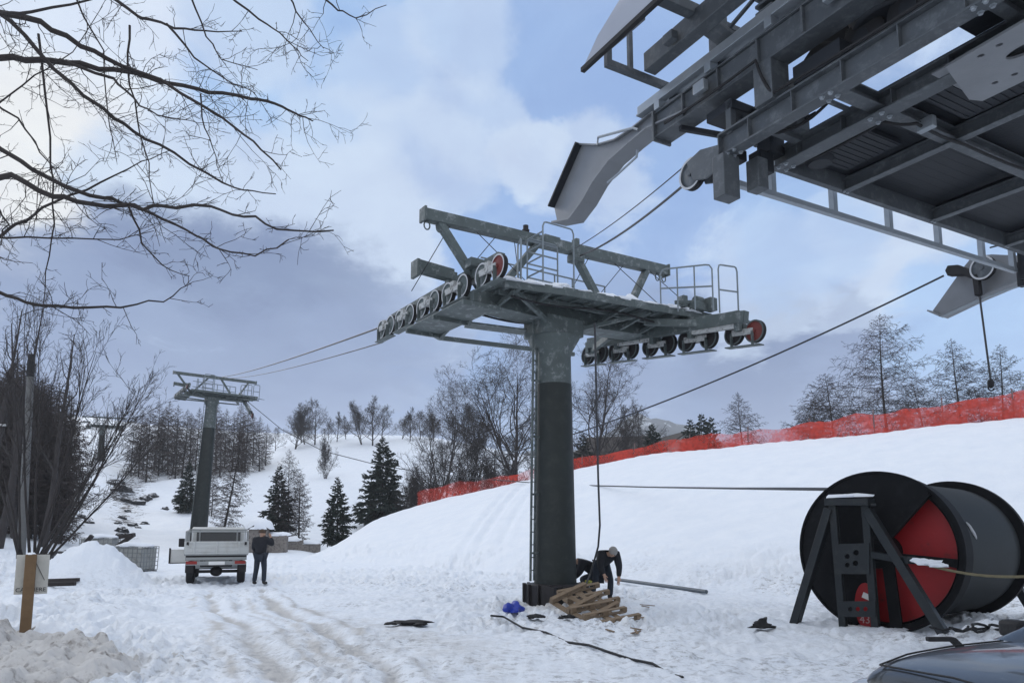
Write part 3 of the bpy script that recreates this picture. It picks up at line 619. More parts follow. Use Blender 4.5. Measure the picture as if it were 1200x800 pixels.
for nm_, lst in (('bolt', [(-2.5 + dx, y, 6.905) for y in (-8.5, -8.62, -10.05, -10.17, -11.85, -11.97) for dx in (-.065, .065)] + [(-1.52 + dx, y, 6.92) for y in (-8.55, -8.68, -10.02, -10.18, -11.82, -11.98) for dx in (-.08, .08)] + [(x + dx, -8.44 + .0, 6.985) for x in (.05, 2.35, 4.65) for dx in (-.04, .04)]),):
    for c in lst: b = MB(); b.lathe([(0, -.022), (.024, -.022), (.024, 0), (.036, 0), (.036, .006), (0, .006)], c, n=6); b.build(nm_, galv_m, st, 20)
for k in range(9):
    for c, sz in (((-2.5, -8.9 - k * .72, 7.08), (.18, .014, .28)), ((-1.52, -8.9 - k * .72, 7.06), (.24, .014, .2))): b = MB(); b.box(c, sz); b.build('stiffener', stat_m, st)
# plate with slot and bolt holes
out = [(-2.05, -11.25), (-1.05, -10.95), (-.85, -11.0), (-.85, -12.6), (-2.15, -12.6)]
slot = circ(-1.55, -11.85, .12, 20, .22)
hol = [circ(x, y, .035) for x, y in ((-1.9, -11.55), (-1.92, -11.75), (-1.15, -11.3), (-1.12, -11.5), (-1.75, -12.35), (-1.3, -12.35))]
b = MB(); b.add(*plate(out, [slot] + hol, lambda u, v, w: Vector((u, v, 6.82 + w + (u + 1.5) * .08)), .03)); b.beam((-1.5, -10.95, 6.95), (-1.5, -12.6, 6.95), .6, .02); b.build('slotted_plate', horn_m, st, 30)
# guide beam and left horn
def yz(x, lst): return [SF.onx(px, py, x) for px, py in lst]
b = MB(); b.box((-2.5, -11.1, 7.99), (.26, 8.0, .36)); b.box((-2.5, -11.1, 7.80), (.34, 8.0, .025)); b.box((-2.5, -11.1, 8.19), (.34, 8.0, .025))
for k in range(9): b.box((-2.66, -7.75 - k * .72, 7.99), (.06, .03, .34))
b.box((-2.52, -7.1, 7.98), (.36, .04, .5)); b.build('guide_beam', stat_m, st, bevel=.006)
top = yz(-2.5, [(651, 243), (683, 170), (704, 171), (725, 165), (745, 152), (765, 136), (812, 107)])
bot = yz(-2.5, [(655, 262), (675, 258), (690, 238), (703, 215), (722, 190), (745, 170), (766, 153), (815, 131)])
b = MB(); b.prism([p + V(-.03, 0, 0) for p in top + bot[::-1]], (.06, 0, 0))
def flange(pts, w, th, mi=0):
    for p, q in zip(pts[:-1], pts[1:]):
        d = (q - p).normalized() * .012; b.beam(p - d, q + d, w, th, (0, .3, 1), mi)
flange(bot, .34, .03, 0); flange(top[:2], .34, .04, 1); flange(top[1:], .2, .025, 0)
for p, q in ((bot[2], top[1]), (bot[4], top[3]), (bot[5], top[4])): b.beam(p * .9 + q * .1, p * .55 + q * .45, .2, .025)
b.build('guide_horn', [horn_m, statd_m], st, 30)
for pts in ([(700, 170), (701, 161), (742, 150), (748, 152)], [(712, 214), (722, 206), (746, 184), (747, 176)]):
    q = yz(-2.6, pts); m_ = MB(); m_.tube(q, .022, 6); m_.build('grab_bar', galv_m, st)
b = MB(); b.box((-2.62, -9.7, 8.42), (.1, 6.0, .17)); b.box((-2.68, -9.7, 8.35), (.04, 6.0, .03)); b.box((-2.45, -9.7, 8.50), (.24, 6.0, .02))
for k in range(5): b.box((-2.62, -7.2 - k * 1.1, 8.28), (.16, .12, .14))
b.build('cable_tray', galv_m, st, bevel=.006)
for c, sz in (((-2.5, -9.25, 7.52), (.34, .30, .58)), ((-2.5, -12.2, 7.52), (.34, .30, .58)), ((-1.75, -9.0, 7.55), (.26, .26, .75)), ((-2.5, -8.52, 7.45), (.1, .1, .5)), ((-2.2, -8.42, 7.42), (.06, .06, .4)), ((-1.9, -8.42, 7.42), (.06, .06, .4))):
    b = MB(); b.box(c, sz); b.build('support_post', stat_m, st, bevel=.01)
b = MB(); b.box((-2.3, -8.35, 7.62), (.5, .5, .14)); b.box((-1.95, -8.9, 7.58), (.4, .6, .16)); b.beam((-2.6, -7.6, 7.72), (-1.4, -7.9, 7.7), .08, .08); b.box((-1.75, -8.55, 7.2), (.3, .25, .3)); b.box((-1.9, -8.5, 6.92), (.28, .22, .3))
b.box((-2.3, -9.9, 7.5), (.3, .7, .25)); b.box((-2.25, -8.35, 7.02), (.3, .15, .16))
for k in range(6): b.tube([(-2.3 + k * .12, -8.6, 7.35), (-2.3 + k * .12, -9.3, 7.35)], .03, 6)
b.build('mechanism', statd_m, st, bevel=.012)
for k in range(7):
    m_ = MB(); m_.lathe([(.1, -.09), (.24, -.09), (.29, -.05), (.29, .05), (.24, .09), (.1, .09)], (0, 0, 0), (1, 0, 0), 20); m_.lathe([(0, -.1), (.11, -.1), (.11, .1), (0, .1)], (0, 0, 0), (1, 0, 0), 12, mi=1)
    o = m_.build('drive_tyre', [rubber_m, statd_m], st); o.location = (-2.15 + .02 * (k % 2), -9.75 - k * .62, 7.62)
for pts in ([(-2.72, -7.4, 7.86), (-2.72, -9.2, 7.84), (-2.7, -9.3, 7.5), (-2.64, -9.4, 7.3), (-2.64, -12.5, 7.27)], [(-1.3, -8.6, 7.0), (-1.3, -10.0, 6.98), (-.9, -10.2, 6.97), (.2, -10.2, 6.97), (2.2, -10.25, 6.98)], [(-2.3, -8.6, 7.3), (-2.1, -9.0, 7.1), (-1.8, -9.3, 7.25), (-1.75, -9.8, 7.5)]):
    b = MB(); q_ = [V(*p) for p in pts]; q2 = [q_[0]]
    for a, e in zip(q_[:-1], q_[1:]): q2 += [a.lerp(e, t) + V(0, 0, -.03 * math.sin(math.pi * t)) for t in (.25, .5, .75, 1)]
    b.tube(q2, .022, 6); b.build('hose', rubber_m, st)
for c in ((-2.74, -8.2, 8.0), (-2.74, -10.4, 8.0), (-.75, -10.24, 6.98)): b = MB(); b.box(c, (.1, .22, .16)); b.build('junction_box', galv_m, st, bevel=.012)
# left deflection sheave in its fork
b = MB(); c_ = SF.onx(812, 204, -2.5); q = yz(-2.5, [(812, 193), (828, 178), (850, 172), (850, 200), (835, 212), (820, 214)])
for dx in (-.13, .10): b.prism([p + V(dx, 0, 0) for p in q], (.03, 0, 0))
e = SF.onx(851, 209, -2.5); b.box((-2.5, e.y, e.z), (.30, .22, .62)); b.box((-2.1, e.y - .2, e.z + .05), (.2, .22, .45)); b.build('sheave_fork', stat_m, st, bevel=.01)
sheave(st, c_, .24, stat_m)
# lower rail along the front with its posts
b = MB(); b.beam((-1.9, -8.0, 6.84), (5.8, -8.0, 6.85), .09, .09); b.build('front_rail', galv_m, st, bevel=.006)
for x in (-1.12, .32, 1.78, 3.22, 4.63, 5.72):
    m_ = MB(); m_.box((0, 0, .68), (.1, .1, 1.35)); o = m_.build('rail_post', galv_m, st, bevel=.005); o.location = (x, -8.0, 6.84)
b = MB(); b.beam((4.9, -8.02, 7.15), (6.0, -8.3, 7.5), .03, .03); b.beam((4.9, -8.02, 7.5), (6.0, -8.02, 7.5), .03, .03); b.box((5.95, -8.2, 6.95), (.3, .3, .6)); b.box((5.98, -8.02, 6.8), (.16, .12, .5)); b.build('corner_bracket', statd_m, st, bevel=.01)
# cover panel, its frame and the upper beam on the left
P = []
for (x, y, z) in ((-3.9, -6.95, 8.66), (-3.92, -7.35, 8.92), (-3.88, -7.85, 9.2), (-3.75, -8.35, 9.55), (-3.5, -8.8, 9.95)):
    P.append([V(x, y, z), V(x, y - 2.55, z + .0), V(x, YB, z)])
P2 = [[p + V(.04, 0, 0) for p in r] for r in P]
b = MB(); b.grid(P); b.grid(P2)
for i in range(4): b.add([P[i][0], P[i + 1][0], P2[i + 1][0], P2[i][0]], [(0, 1, 2, 3)])
b.beam((-3.88, -6.9, 8.64), (-3.88, YB, 8.64), .07, .07, mi=1); b.box((-3.9, -9.45, 8.9), (.03, .06, .55), mi=1)
b.build('cover_panel', [cover_m, rubber_m], st, 60)
b = MB(); b.beam((-3.7, -7.25, 8.62), (-2.2, -7.25, 8.60), .1, .1); b.beam((-3.66, -7.25, 8.6), (-3.66, -7.25, 8.86), .09, .09); b.beam((-3.24, -7.25, 8.6), (-3.24, -7.25, 9.28), .07, .07); b.beam((-3.66, -7.25, 8.86), (-3.24, -7.6, 9.3), .06, .06)
b.box((-2.35, -7.25, 8.5), (.14, .14, .2)); b.build('cover_frame', stat_m, st, bevel=.005)
b = MB(); b.beam((-2.95, -7.35, 8.78), (-2.95, YB, 8.86), .22, .3); b.beam((-3.85, -8.4, 8.95), (-2.9, -8.4, 8.95), .16, .16); b.beam((-2.9, -8.5, 8.75), (-2.3, -8.5, 8.6), .3, .06); b.box((-3.15, -8.05, 8.72), (.12, .2, .14)); b.beam((-3.85, -10.6, 9.0), (-2.2, -10.6, 9.0), .16, .16)
b.build('roof_beam', stat_m, st, bevel=.01)
b = MB(); b.box((-2.3, -8.15, 9.0), (.2, .2, 1.45)); b.box((-2.0, -9.2, 9.1), (.18, .18, 1.5)); b.box((-2.35, -10.4, 9.1), (.2, .2, 1.5)); b.box((-1.9, -8.9, 9.05), (.3, .3, .5))
for k in range(4): b.box((-2.12, -8.9, 8.85 + k * .12), (.12, .3, .05))
b.beam((-2.3, -8.15, 9.2), (-1.2, -8.15, 9.2), .1, .1); b.beam((-2.0, -9.2, 9.35), (-1.0, -10.4, 9.35), .1, .1); b.beam((-2.3, -8.15, 8.9), (-2.0, -9.2, 9.6), .05, .05)
b.build('roof_post', stat_m, st, bevel=.01)
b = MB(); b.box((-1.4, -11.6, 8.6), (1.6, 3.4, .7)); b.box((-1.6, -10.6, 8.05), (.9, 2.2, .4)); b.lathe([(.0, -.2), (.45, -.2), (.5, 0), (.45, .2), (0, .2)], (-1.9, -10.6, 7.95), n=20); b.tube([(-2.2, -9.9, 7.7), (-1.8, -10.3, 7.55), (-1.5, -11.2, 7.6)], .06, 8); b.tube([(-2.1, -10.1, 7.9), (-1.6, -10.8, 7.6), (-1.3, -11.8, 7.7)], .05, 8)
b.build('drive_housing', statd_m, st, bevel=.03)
# right horn with its sheave
XR = 6.8
q = yz(XR, [(1093, 364), (1130, 312), (1139, 301), (1162, 298), (1205, 300), (1212, 322), (1190, 331), (1152, 347), (1120, 360), (1104, 369)])
b = MB(); b.prism(q, (.06, 0, 0)); bl_ = yz(XR, [(1092, 365), (1106, 371), (1152, 349), (1190, 333), (1215, 322)])
flange(bl_[:1] + [bl_[1]] + bl_[2:], .34, .035, 0); b.build('guide_horn', [horn_m, statd_m], st, 30)
b = MB(); b.tube(yz(XR - .15, [(1104, 371), (1148, 351), (1196, 334), (1215, 326)]), .03, 6); b.build('grab_bar', galv_m, st)
sheave(st, SF.onx(1152, 314, XR - .25), .26, stat_m, rim=rim_m)
b = MB(); q = yz(XR - .3, [(1107, 317), (1110, 311), (1122, 310), (1130, 313), (1140, 323), (1138, 326), (1126, 322), (1110, 323)])
b.prism(q, (.18, 0, 0)); b.beam(*yz(XR - .22, [(1144, 322), (1147, 346)]), .12, .14); b.build('rope_catcher', rubber_m, st, bevel=.015)
# ================================================================ TREES
bark_m = mat('bare_bark', (.038, .033, .033), .9, 0, .4, 3, .3, 20)
barkd_m = mat('dark_bark', (.034, .029, .028), .9, 0, .4, 3, .3, 20)
larch_m = mat('larch_twigs', (.058, .046, .044), .9, 0, .4, 1.5)
larchd_m = mat('fence_larch_twigs', (.036, .030, .030), .9, 0, .4, 1.5)
needle_m = mat('spruce_needles', (.020, .031, .024), .8, 0, .45, 1.2, zsnow=0)
class TW:
    def __init__(s, seed): s.r = np.random.default_rng(seed); s.V = []; s.Fq = []; s.n = 0
    def line(s, pts, r0, r1, n=3):
        pts = np.asarray(pts, float); k = len(pts); t = np.gradient(pts, axis=0); t /= np.linalg.norm(t, axis=1, keepdims=True) + 1e-9
        ref = np.array([0, 0, 1.0]) if abs(t[0][2]) < .9 else np.array([1.0, 0, 0])
        a = np.cross(t, ref); a /= np.linalg.norm(a, axis=1, keepdims=True) + 1e-9; b = np.cross(t, a)
        rr = np.linspace(r0, r1, k)[:, None]
        ang = np.arange(n) * 2 * np.pi / n
        ring = pts[:, None] + rr[:, None] * (a[:, None] * np.cos(ang)[None, :, None] + b[:, None] * np.sin(ang)[None, :, None])
        s.V.append(ring.reshape(-1, 3))
        i = np.arange(k - 1)[:, None] * n + np.arange(n)[None]; j = np.arange(k - 1)[:, None] * n + (np.arange(n)[None] + 1) % n
        s.Fq.append((np.stack([i, j, j + n, i + n], -1).reshape(-1, 4) + s.n)); s.n += k * n
    def blade(s, p, d, w, side):     # a flat needle spray
        q = p + d; m = p + d * .45
        s.V.append(np.array([p, m + side * w, q, m - side * w])); s.Fq.append(np.array([[0, 1, 2, 3]]) + s.n); s.n += 4
    def mesh(s, name, m):
        v = np.concatenate(s.V).astype(np.float32); q = np.concatenate(s.Fq).astype(np.int32)
        me = bpy.data.meshes.new(name); me.vertices.add(len(v)); me.vertices.foreach_set('co', v.ravel()); me.loops.add(q.size); me.loops.foreach_set('vertex_index', q.ravel())
        me.polygons.add(len(q)); me.polygons.foreach_set('loop_start', np.arange(0, q.size, 4, dtype=np.int32)); me.polygons.foreach_set('loop_total', np.full(len(q), 4, np.int32))
        me.polygons.foreach_set('use_smooth', np.ones(len(q), bool)); me.update(calc_edges=True); me.materials.append(m); return me
def unit(v): return v / (np.linalg.norm(v) + 1e-9)
def wander(r, p, d, L, n, jit, up=0.0):
    pts = [p]; d = unit(d)
    for i in range(n):
        d = unit(d + r.normal(0, jit, 3) + np.array([0, 0, up])); pts.append(pts[-1] + d * L / n)
    return np.array(pts), d
def broadleaf(seed, H_, spread=.32, stems=1, lo=.18, tw=.011, dens=1.0, updrift=.10):
    tk, cr = TW(seed), TW(seed + 1); r = tk.r
    def sub(p, d, L, rad, lev):
        n = 5 if lev < 3 else 3
        pts, dd = wander(r, p, d, L, n, .13 + .05 * lev, updrift * (1.2 if lev < 3 else .6))
        cr.line(pts, max(rad, tw), max(rad * .35, tw * .6), 5 if lev == 1 else 3)
        if lev >= 4: return
        k = int(round((7, 6, 4)[lev - 1] * dens))
        for i in range(k):
            t = .25 + .75 * (i + r.uniform(0, 1)) / k; q = pts[min(n - 1, int(t * n))] + (pts[min(n, int(t * n) + 1)] - pts[min(n - 1, int(t * n))]) * (t * n % 1)
            az = r.normal(0, 1, 3); side = unit(np.cross(dd, az)); nd = unit(dd * .75 + side * r.uniform(.55, .95))
            sub(q, nd, L * r.uniform(.38, .62) * (1.1 - .45 * t), rad * .42, lev + 1)
    for s_ in range(stems):
        d0 = np.array([0, 0, 1.0]) + (r.normal(0, .05 if stems == 1 else .22, 3)) * np.array([1, 1, 0]); hh = H_ * (1 if s_ == 0 else r.uniform(.7, .95))
        pts, _ = wander(r, np.array([0, 0, -.4]) + (0 if stems == 1 else r.normal(0, .12, 3) * np.array([1, 1, 0])), d0, hh, 9, .045, .05)
        r0 = .017 * H_ / (1 if stems == 1 else 1.4); tk.line(pts, r0, r0 * .12, 7)
        k = int(15 * dens)
        for i in range(k):
            t = lo + (1 - lo) * (i + r.uniform(0, 1)) / k; j = min(8, int(t * 9)); q = pts[j] + (pts[j + 1] - pts[j]) * (t * 9 - j)
            az = i * 2.4 + r.uniform(-.5, .5); el = r.uniform(.55, 1.0) + .5 * t
            d = np.array([math.cos(az) * math.cos(el), math.sin(az) * math.cos(el), math.sin(el)])
            L = H_ * spread * (1.25 - .75 * t) * r.uniform(.75, 1.2)
            sub(q, d, L, r0 * .5 * (1.1 - t), 1)
    return tk.mesh('trunk', bark_m), cr.mesh('crown', bark_m)
def conifer(seed, H_, width=.22, lo=.15, kind='larch', dens=1.0, crook=.015, droop=.15, oval=False, tw=.009):
    tk, cr = TW(seed), TW(seed + 1); r = tk.r
    pts, _ = wander(r, np.array([0, 0, -.4]), np.array([0, 0, 1.0]), H_ + .4, 12, crook, .02); r0 = .013 * H_
    tk.line(pts, r0, .012, 7)
    def P(t): u = min(t * 12, 11.999); j = int(u); return pts[j] + (pts[j + 1] - pts[j]) * (u - j)
    nb = int((95 if kind == 'larch' else 120) * dens)
    for i in range(nb):
        t = lo + (.985 - lo) * (i + r.uniform(0, 1)) / nb; p = P(t); u = (t - lo) / (1 - lo)
        prof = (math.sin(math.pi * min(1, .22 + .8 * u)) ** .8 if oval else (1 - u) ** .8 * (.75 + .5 * min(1, u * 6)) ) + .05
        az = i * 2.399 + r.uniform(-.4, .4); L = H_ * width * prof * r.uniform(.65, 1.12)
        dz = r.uniform(-.05, .25) - droop * (1 - u) + .35 * u
        d = unit(np.array([math.cos(az), math.sin(az), dz])); n = 5
        bp, dd = wander(r, p, d, L, n, .07, .02 if kind == 'larch' else -.01)
        cr.line(bp, max(.008, r0 * .22 * (1.1 - u)), .005, 3)
        m = max(4, int((11 if kind == 'larch' else 20) * L / (H_ * width) * (dens ** .5) + 3))
        for k in range(m):
            w = .15 + .85 * (k + r.uniform(0, 1)) / m; jj = min(n - 1, int(w * n)); q = bp[jj] + (bp[jj + 1] - bp[jj]) * (w * n - jj)
            side = unit(np.array([-d[1], d[0], 0])) * (1 if k % 2 else -1); l2 = L * r.uniform(.2, .42) * (1.15 - .6 * w) + .06
            if kind == 'larch':
                sd = unit(d * .5 + side * r.uniform(.4, 1) + np.array([0, 0, r.uniform(-.75, .15)]))
                a, d2_ = wander(r, q, sd, l2, 2, .2, -.05); cr.line(a, tw, tw * .5, 3)
                for _ in range(2):
                    e = unit(sd + r.normal(0, .7, 3)); q2 = a[1] + (a[2] - a[1]) * r.uniform(0, .6); cr.line(np.array([q2, q2 + e * l2 * .45]), tw * .7, tw * .4, 3)
            else:
                sd = unit(d * .75 + side * r.uniform(.3, .9) + np.array([0, 0, r.uniform(-.55, -.05)]))
                for _ in range(2):
                    e = unit(sd + r.normal(0, .3, 3)); cr.blade(q, e * l2 * 1.15, .05 + .05 * l2 + .03 * r.uniform(), unit(np.cross(e, r.normal(0, 1, 3))))
    return tk.mesh('trunk', barkd_m), cr.mesh('crown', (larch_m if tw > .02 else larchd_m) if kind == 'larch' else needle_m)
LIB = {}
def lib(key, fn, H_):
    if key not in LIB: LIB[key] = (fn(), H_)
    return LIB[key]
def plant(key, px, d, top_py, label, name, rz=None, group=None, wid=1.0, lean=0.0, base=None, sink=0.0, cat='tree'):
    (tk, cr), H0 = LIB[key]
    x = (px - 600) / F * d * 1.003
    z = H(x, d) - sink
    h = z_of(top_py, d) - z; s = h / H0
    o = thing(name, label, cat, (x, d, z), 0, group)
    o.rotation_euler = (0, R(lean), 0) if lean else (0, 0, rz if rz is not None else (px * 1.7) % 6.28)
    o.scale = (s * wid, s * wid, s)
    for me, nm in ((tk, 'trunk'), (cr, 'crown')):
        c = bpy.data.objects.new(nm, me); COL.objects.link(c); c.parent = o
    return o
for k in range(3):
    lib('b%d' % k, lambda: broadleaf(100 + k * 7, 10, .44, 1 + (k == 1), .10, .013, 1.1, .07), 10)
lib('bm', lambda: broadleaf(151, 10, .38, 3, .12, .010, .9, .07), 10)
lib('big', lambda: broadleaf(171, 10, .52, 2, .14, .007, 1.0, .09), 10)
lib('big2', lambda: broadleaf(173, 10, .46, 2, .14, .007, 1.0, .09), 10)
lib('thin', lambda: broadleaf(181, 12, .26, 1, .3, .007, .55, .16), 12)
lib('shrub', lambda: broadleaf(191, 3, .5, 5, .05, .008, .7), 3)
for k in range(3): lib('l%d' % k, lambda: conifer(200 + k * 5, 12, .17, .05, 'larch', 1.25, .014, .1, True, .026), 12)
lib('lx', lambda: conifer(231, 11, .36, .10, 'larch', 1.35, .02, .16, True, .016), 11)
lib('ly', lambda: conifer(233, 11, .27, .12, 'larch', 1.35, .015, .13, True, .017), 11)
lib('lbush', lambda: conifer(237, 8, .42, .05, 'larch', 1.4, .02, .06, True, .016), 8)
for k in range(2): lib('s%d' % k, lambda: conifer(260 + k * 5, 10, .23, .06, 'spruce', 1.25, .008, .28), 10)
lib('sx', lambda: conifer(271, 10, .28, .05, 'spruce', 1.5, .008, .3), 10)
# the two spruces and the firs below the ridge
plant('sx', 450, 88, 512, 'large dense dark green spruce standing behind the left end of the snowbank', 'spruce_tree')
plant('s0', 398, 64, 558, 'small neat green spruce standing alone on the snow left of the snowbank', 'spruce_tree')
plant('s1', 329, 70, 545, 'narrow dark spruce close on the left of the thin bare larch above the hut', 'spruce_tree')
plant('ly', 341, 69, 525, 'thin bare larch rising above the hut between two darker trees', 'larch_tree', wid=.75)
plant('l1', 353, 70, 552, 'short brown larch on the right of the thin larch above the hut', 'larch_tree', wid=1.1)
plant('l0', 266, 84, 500, 'larch leaning to the right just behind the tall slim lift tower', 'larch_tree', lean=9)
plant('s1', 221, 100, 540, 'dark spruce half hidden behind the pole of the tall slim lift tower', 'spruce_tree')
plant('l2', 251, 96, 545, 'short brown larch between the slim tower pole and the leaning larch', 'larch_tree')
# dark wood on the knoll behind the slim tower
kn = [(154, 486), (163, 478), (172, 473), (181, 470), (190, 475), (197, 468), (206, 473), (214, 478), (222, 483), (229, 476), (246, 474), (253, 470), (263, 478), (272, 482), (279, 470), (287, 474), (296, 486), (304, 487), (311, 496), (168, 490), (186, 486), (203, 488), (258, 488), (283, 486)]
rk = random.Random(4)
for i, (px, ty) in enumerate(kn):
    plant(['l0', 'l1', 'l2', 'l1'][i % 4], px, rk.uniform(136, 156), ty, 'tall dark bare larch packed into the wood on the knoll behind the slim tower', 'larch_tree', group='larches of the wood on the knoll', wid=rk.uniform(.9, 1.15))
# bare trees along the ridge
for i, (px, ty, d) in enumerate([(322, 503, 176), (344, 482, 168), (352, 478, 182), (368, 474, 172), (357, 490, 175), (394, 487, 174), (404, 490, 180), (424, 478, 166), (436, 471, 164), (447, 480, 172), (470, 488, 178), (480, 482, 172), (492, 484, 182), (508, 486, 178), (384, 494, 182), (546, 482, 175), (560, 478, 178), (530, 486, 182)]):
    plant(['b0', 'b1', 'b2'][i % 3], px, d, ty, 'bare round headed tree in the row along the snowy ridge', 'bare_tree', group='bare trees along the ridge', wid=1.15)
plant('shrub', 383, 130, 512, 'small bare tree alone on the open snow slope below the ridge', 'bare_tree', wid=.6)
# bare trees behind the left part of the net fence
plant('big2', 521, 88, 457, 'tall bare tree behind the left part of the red net fence, standing alone', 'bare_tree', wid=.85)
plant('bm', 504, 96, 500, 'small bare tree on the left of the tall lone tree', 'bare_tree')
plant('b1', 548, 100, 502, 'bushy bare tree on the right of the tall lone tree', 'bare_tree', wid=1.2)
plant('bm', 578, 92, 490, 'bushy bare tree against the left side of the biggest bare tree', 'bare_tree', wid=1.1)
plant('big', 611, 72, 424, 'biggest bare tree, its fan of branches showing left of the near tower pole', 'bare_tree', wid=1.35)
plant('big2', 694, 68, 424, 'tall bare tree showing right of the near tower pole', 'bare_tree', wid=1.35)
for i, (px, d, ty) in enumerate([(490, 70, 565), (506, 68, 560), (536, 66, 552), (556, 68, 545), (480, 80, 560), (575, 66, 540), (494, 76, 548), (640, 80, 505), (664, 84, 512)]):
    plant('shrub', px, d, ty, 'bare twiggy shrub growing behind the low left part of the net fence', 'bare_shrub', group='shrubs behind the net fence', wid=.9, cat='shrub')
# trees behind the right part of the fence
plant('s0', 686, 95, 507, 'dark spruce beside the chalets, close to the near tower pole', 'spruce_tree', wid=1.2)
plant('sx', 768, 92, 496, 'dark pointed spruce right of the two chalets', 'spruce_tree')
plant('b0', 745, 98, 487, 'thin bare tree between the chalets and the pointed spruce', 'bare_tree', wid=.8)
plant('b2', 730, 104, 492, 'bare tree standing over the roofs of the chalets', 'bare_tree', wid=.7)
for i, (px, ty) in enumerate([(809, 491), (822, 484), (832, 488)]):
    plant(['s0', 's1', 's0'][i], px, 108, ty, ['lowest spruce of the three in a row over the fence', 'tallest spruce of the three in a row over the fence', 'right hand spruce of the three in a row over the fence'][i], 'spruce_tree', group='three spruces over the fence')
plant('ly', 873, 78, 458, 'lone brown larch over the fence between the three spruces and the broad bushy larch', 'larch_tree', wid=.9)
plant('lbush', 980, 58, 438, 'broad bushy dark larch left of the tall larch', 'larch_tree', wid=1.0)
plant('lbush', 952, 62, 464, 'low bushy larch at the left foot of the broad bushy larch', 'larch_tree', wid=.9)
plant('lx', 1044, 47, 366, 'tallest larch with long level branches behind the net fence', 'larch_tree', rz=1.2, wid=.92)
plant('ly', 1131, 52, 394, 'bare larch behind the fence below the hanging cable, left one of the pair', 'larch_tree')
plant('ly', 1180, 50, 404, 'bare larch behind the fence at the right edge of the view', 'larch_tree', rz=4)
plant('lbush', 1090, 60, 446, 'twiggy low larch between the tallest larch and the pair on its right', 'larch_tree', wid=1.1)
plant('lbush', 1160, 60, 450, 'twiggy low larch between the two larches of the pair', 'larch_tree', wid=1.0)
plant('lbush', 1215, 58, 446, 'twiggy low larch beyond the right edge larch', 'larch_tree')
# dark wood on the slope at the left edge
rk = random.Random(9)
for i in range(46):
    px = rk.uniform(-75, 92); d = rk.uniform(52, 96)
    lim = np.interp(px, [-80, 0, 40, 70, 92], [415, 425, 432, 452, 480])
    plant(['l0', 'l1', 'l2'][i % 3], px, d, lim + rk.uniform(-6, 26), 'dark bare larch packed into the wood at the left edge', 'larch_tree', group='larches of the wood at the left edge', wid=rk.uniform(.9, 1.2))
for i, (px, d, ty) in enumerate([(6, 46, 352), (26, 52, 372), (58, 50, 376), (-16, 44, 345)]):
    plant('thin', px, d, ty, 'tall thin bare tree rising above the dark wood at the left edge', 'bare_tree', group='tall bare trees over the left wood', wid=1.0)
# many stemmed bare tree beside the utility pole
def fan_tree():
    tk, cr = TW(77), TW(78); r = tk.r
    def twig(p, d, L, rad, lev):
        n = 5; pts, dd = wander(r, p, d, L, n, .07 + .03 * lev, .03); cr.line(pts, rad, max(.005, rad * .3), 4 if lev == 1 else 3)
        if lev >= 3: return
        for i in range(6 if lev == 1 else 4):
            t = r.uniform(.2, 1); j = min(n - 1, int(t * n)); q = pts[j] + (pts[j + 1] - pts[j]) * (t * n - j)
            twig(q, unit(dd + r.normal(0, .36, 3)), L * r.uniform(.3, .55) * (1.2 - .5 * t), max(.006, rad * .4), lev + 1)
    for i in range(12):
        u = i / 11; ax = -.22 + 1.0 * u + r.normal(0, .04)
        d = np.array([math.sin(ax), r.normal(0, .25), math.cos(ax) * 1.15]); L = (9.6 - 2.6 * u ** 2) * r.uniform(.82, 1.05)
        pts, dd = wander(r, np.array([r.normal(0, .12), r.normal(0, .12), -.3]), d, L, 10, .035, .035); tk.line(pts, .06, .009, 6)
        for k in range(12):
            t = r.uniform(.38, 1); j = min(9, int(t * 10)); q = pts[j] + (pts[j + 1] - pts[j]) * (t * 10 - j); td = unit(pts[j + 1] - pts[j])
            twig(q, unit(td + r.normal(0, .30, 3)), L * r.uniform(.16, .34) * (1.2 - .4 * t), .014, 1)
    tk.line(np.array([[0, 0, -.6], [0, .02, .0], [.03, 0, .5]]), .2, .13, 9)
    return tk.mesh('trunk', barkd_m), cr.mesh('crown', barkd_m)
ft = at(36, 655, 29); zf = H(ft.x, ft.y)
o = thing('bare_tree', 'bare tree with many stems fanning out beside the utility pole', 'tree', (ft.x, ft.y, zf))
for me, nm in zip(fan_tree(), ('trunk', 'crown')):
    c = bpy.data.objects.new(nm, me); COL.objects.link(c); c.parent = o
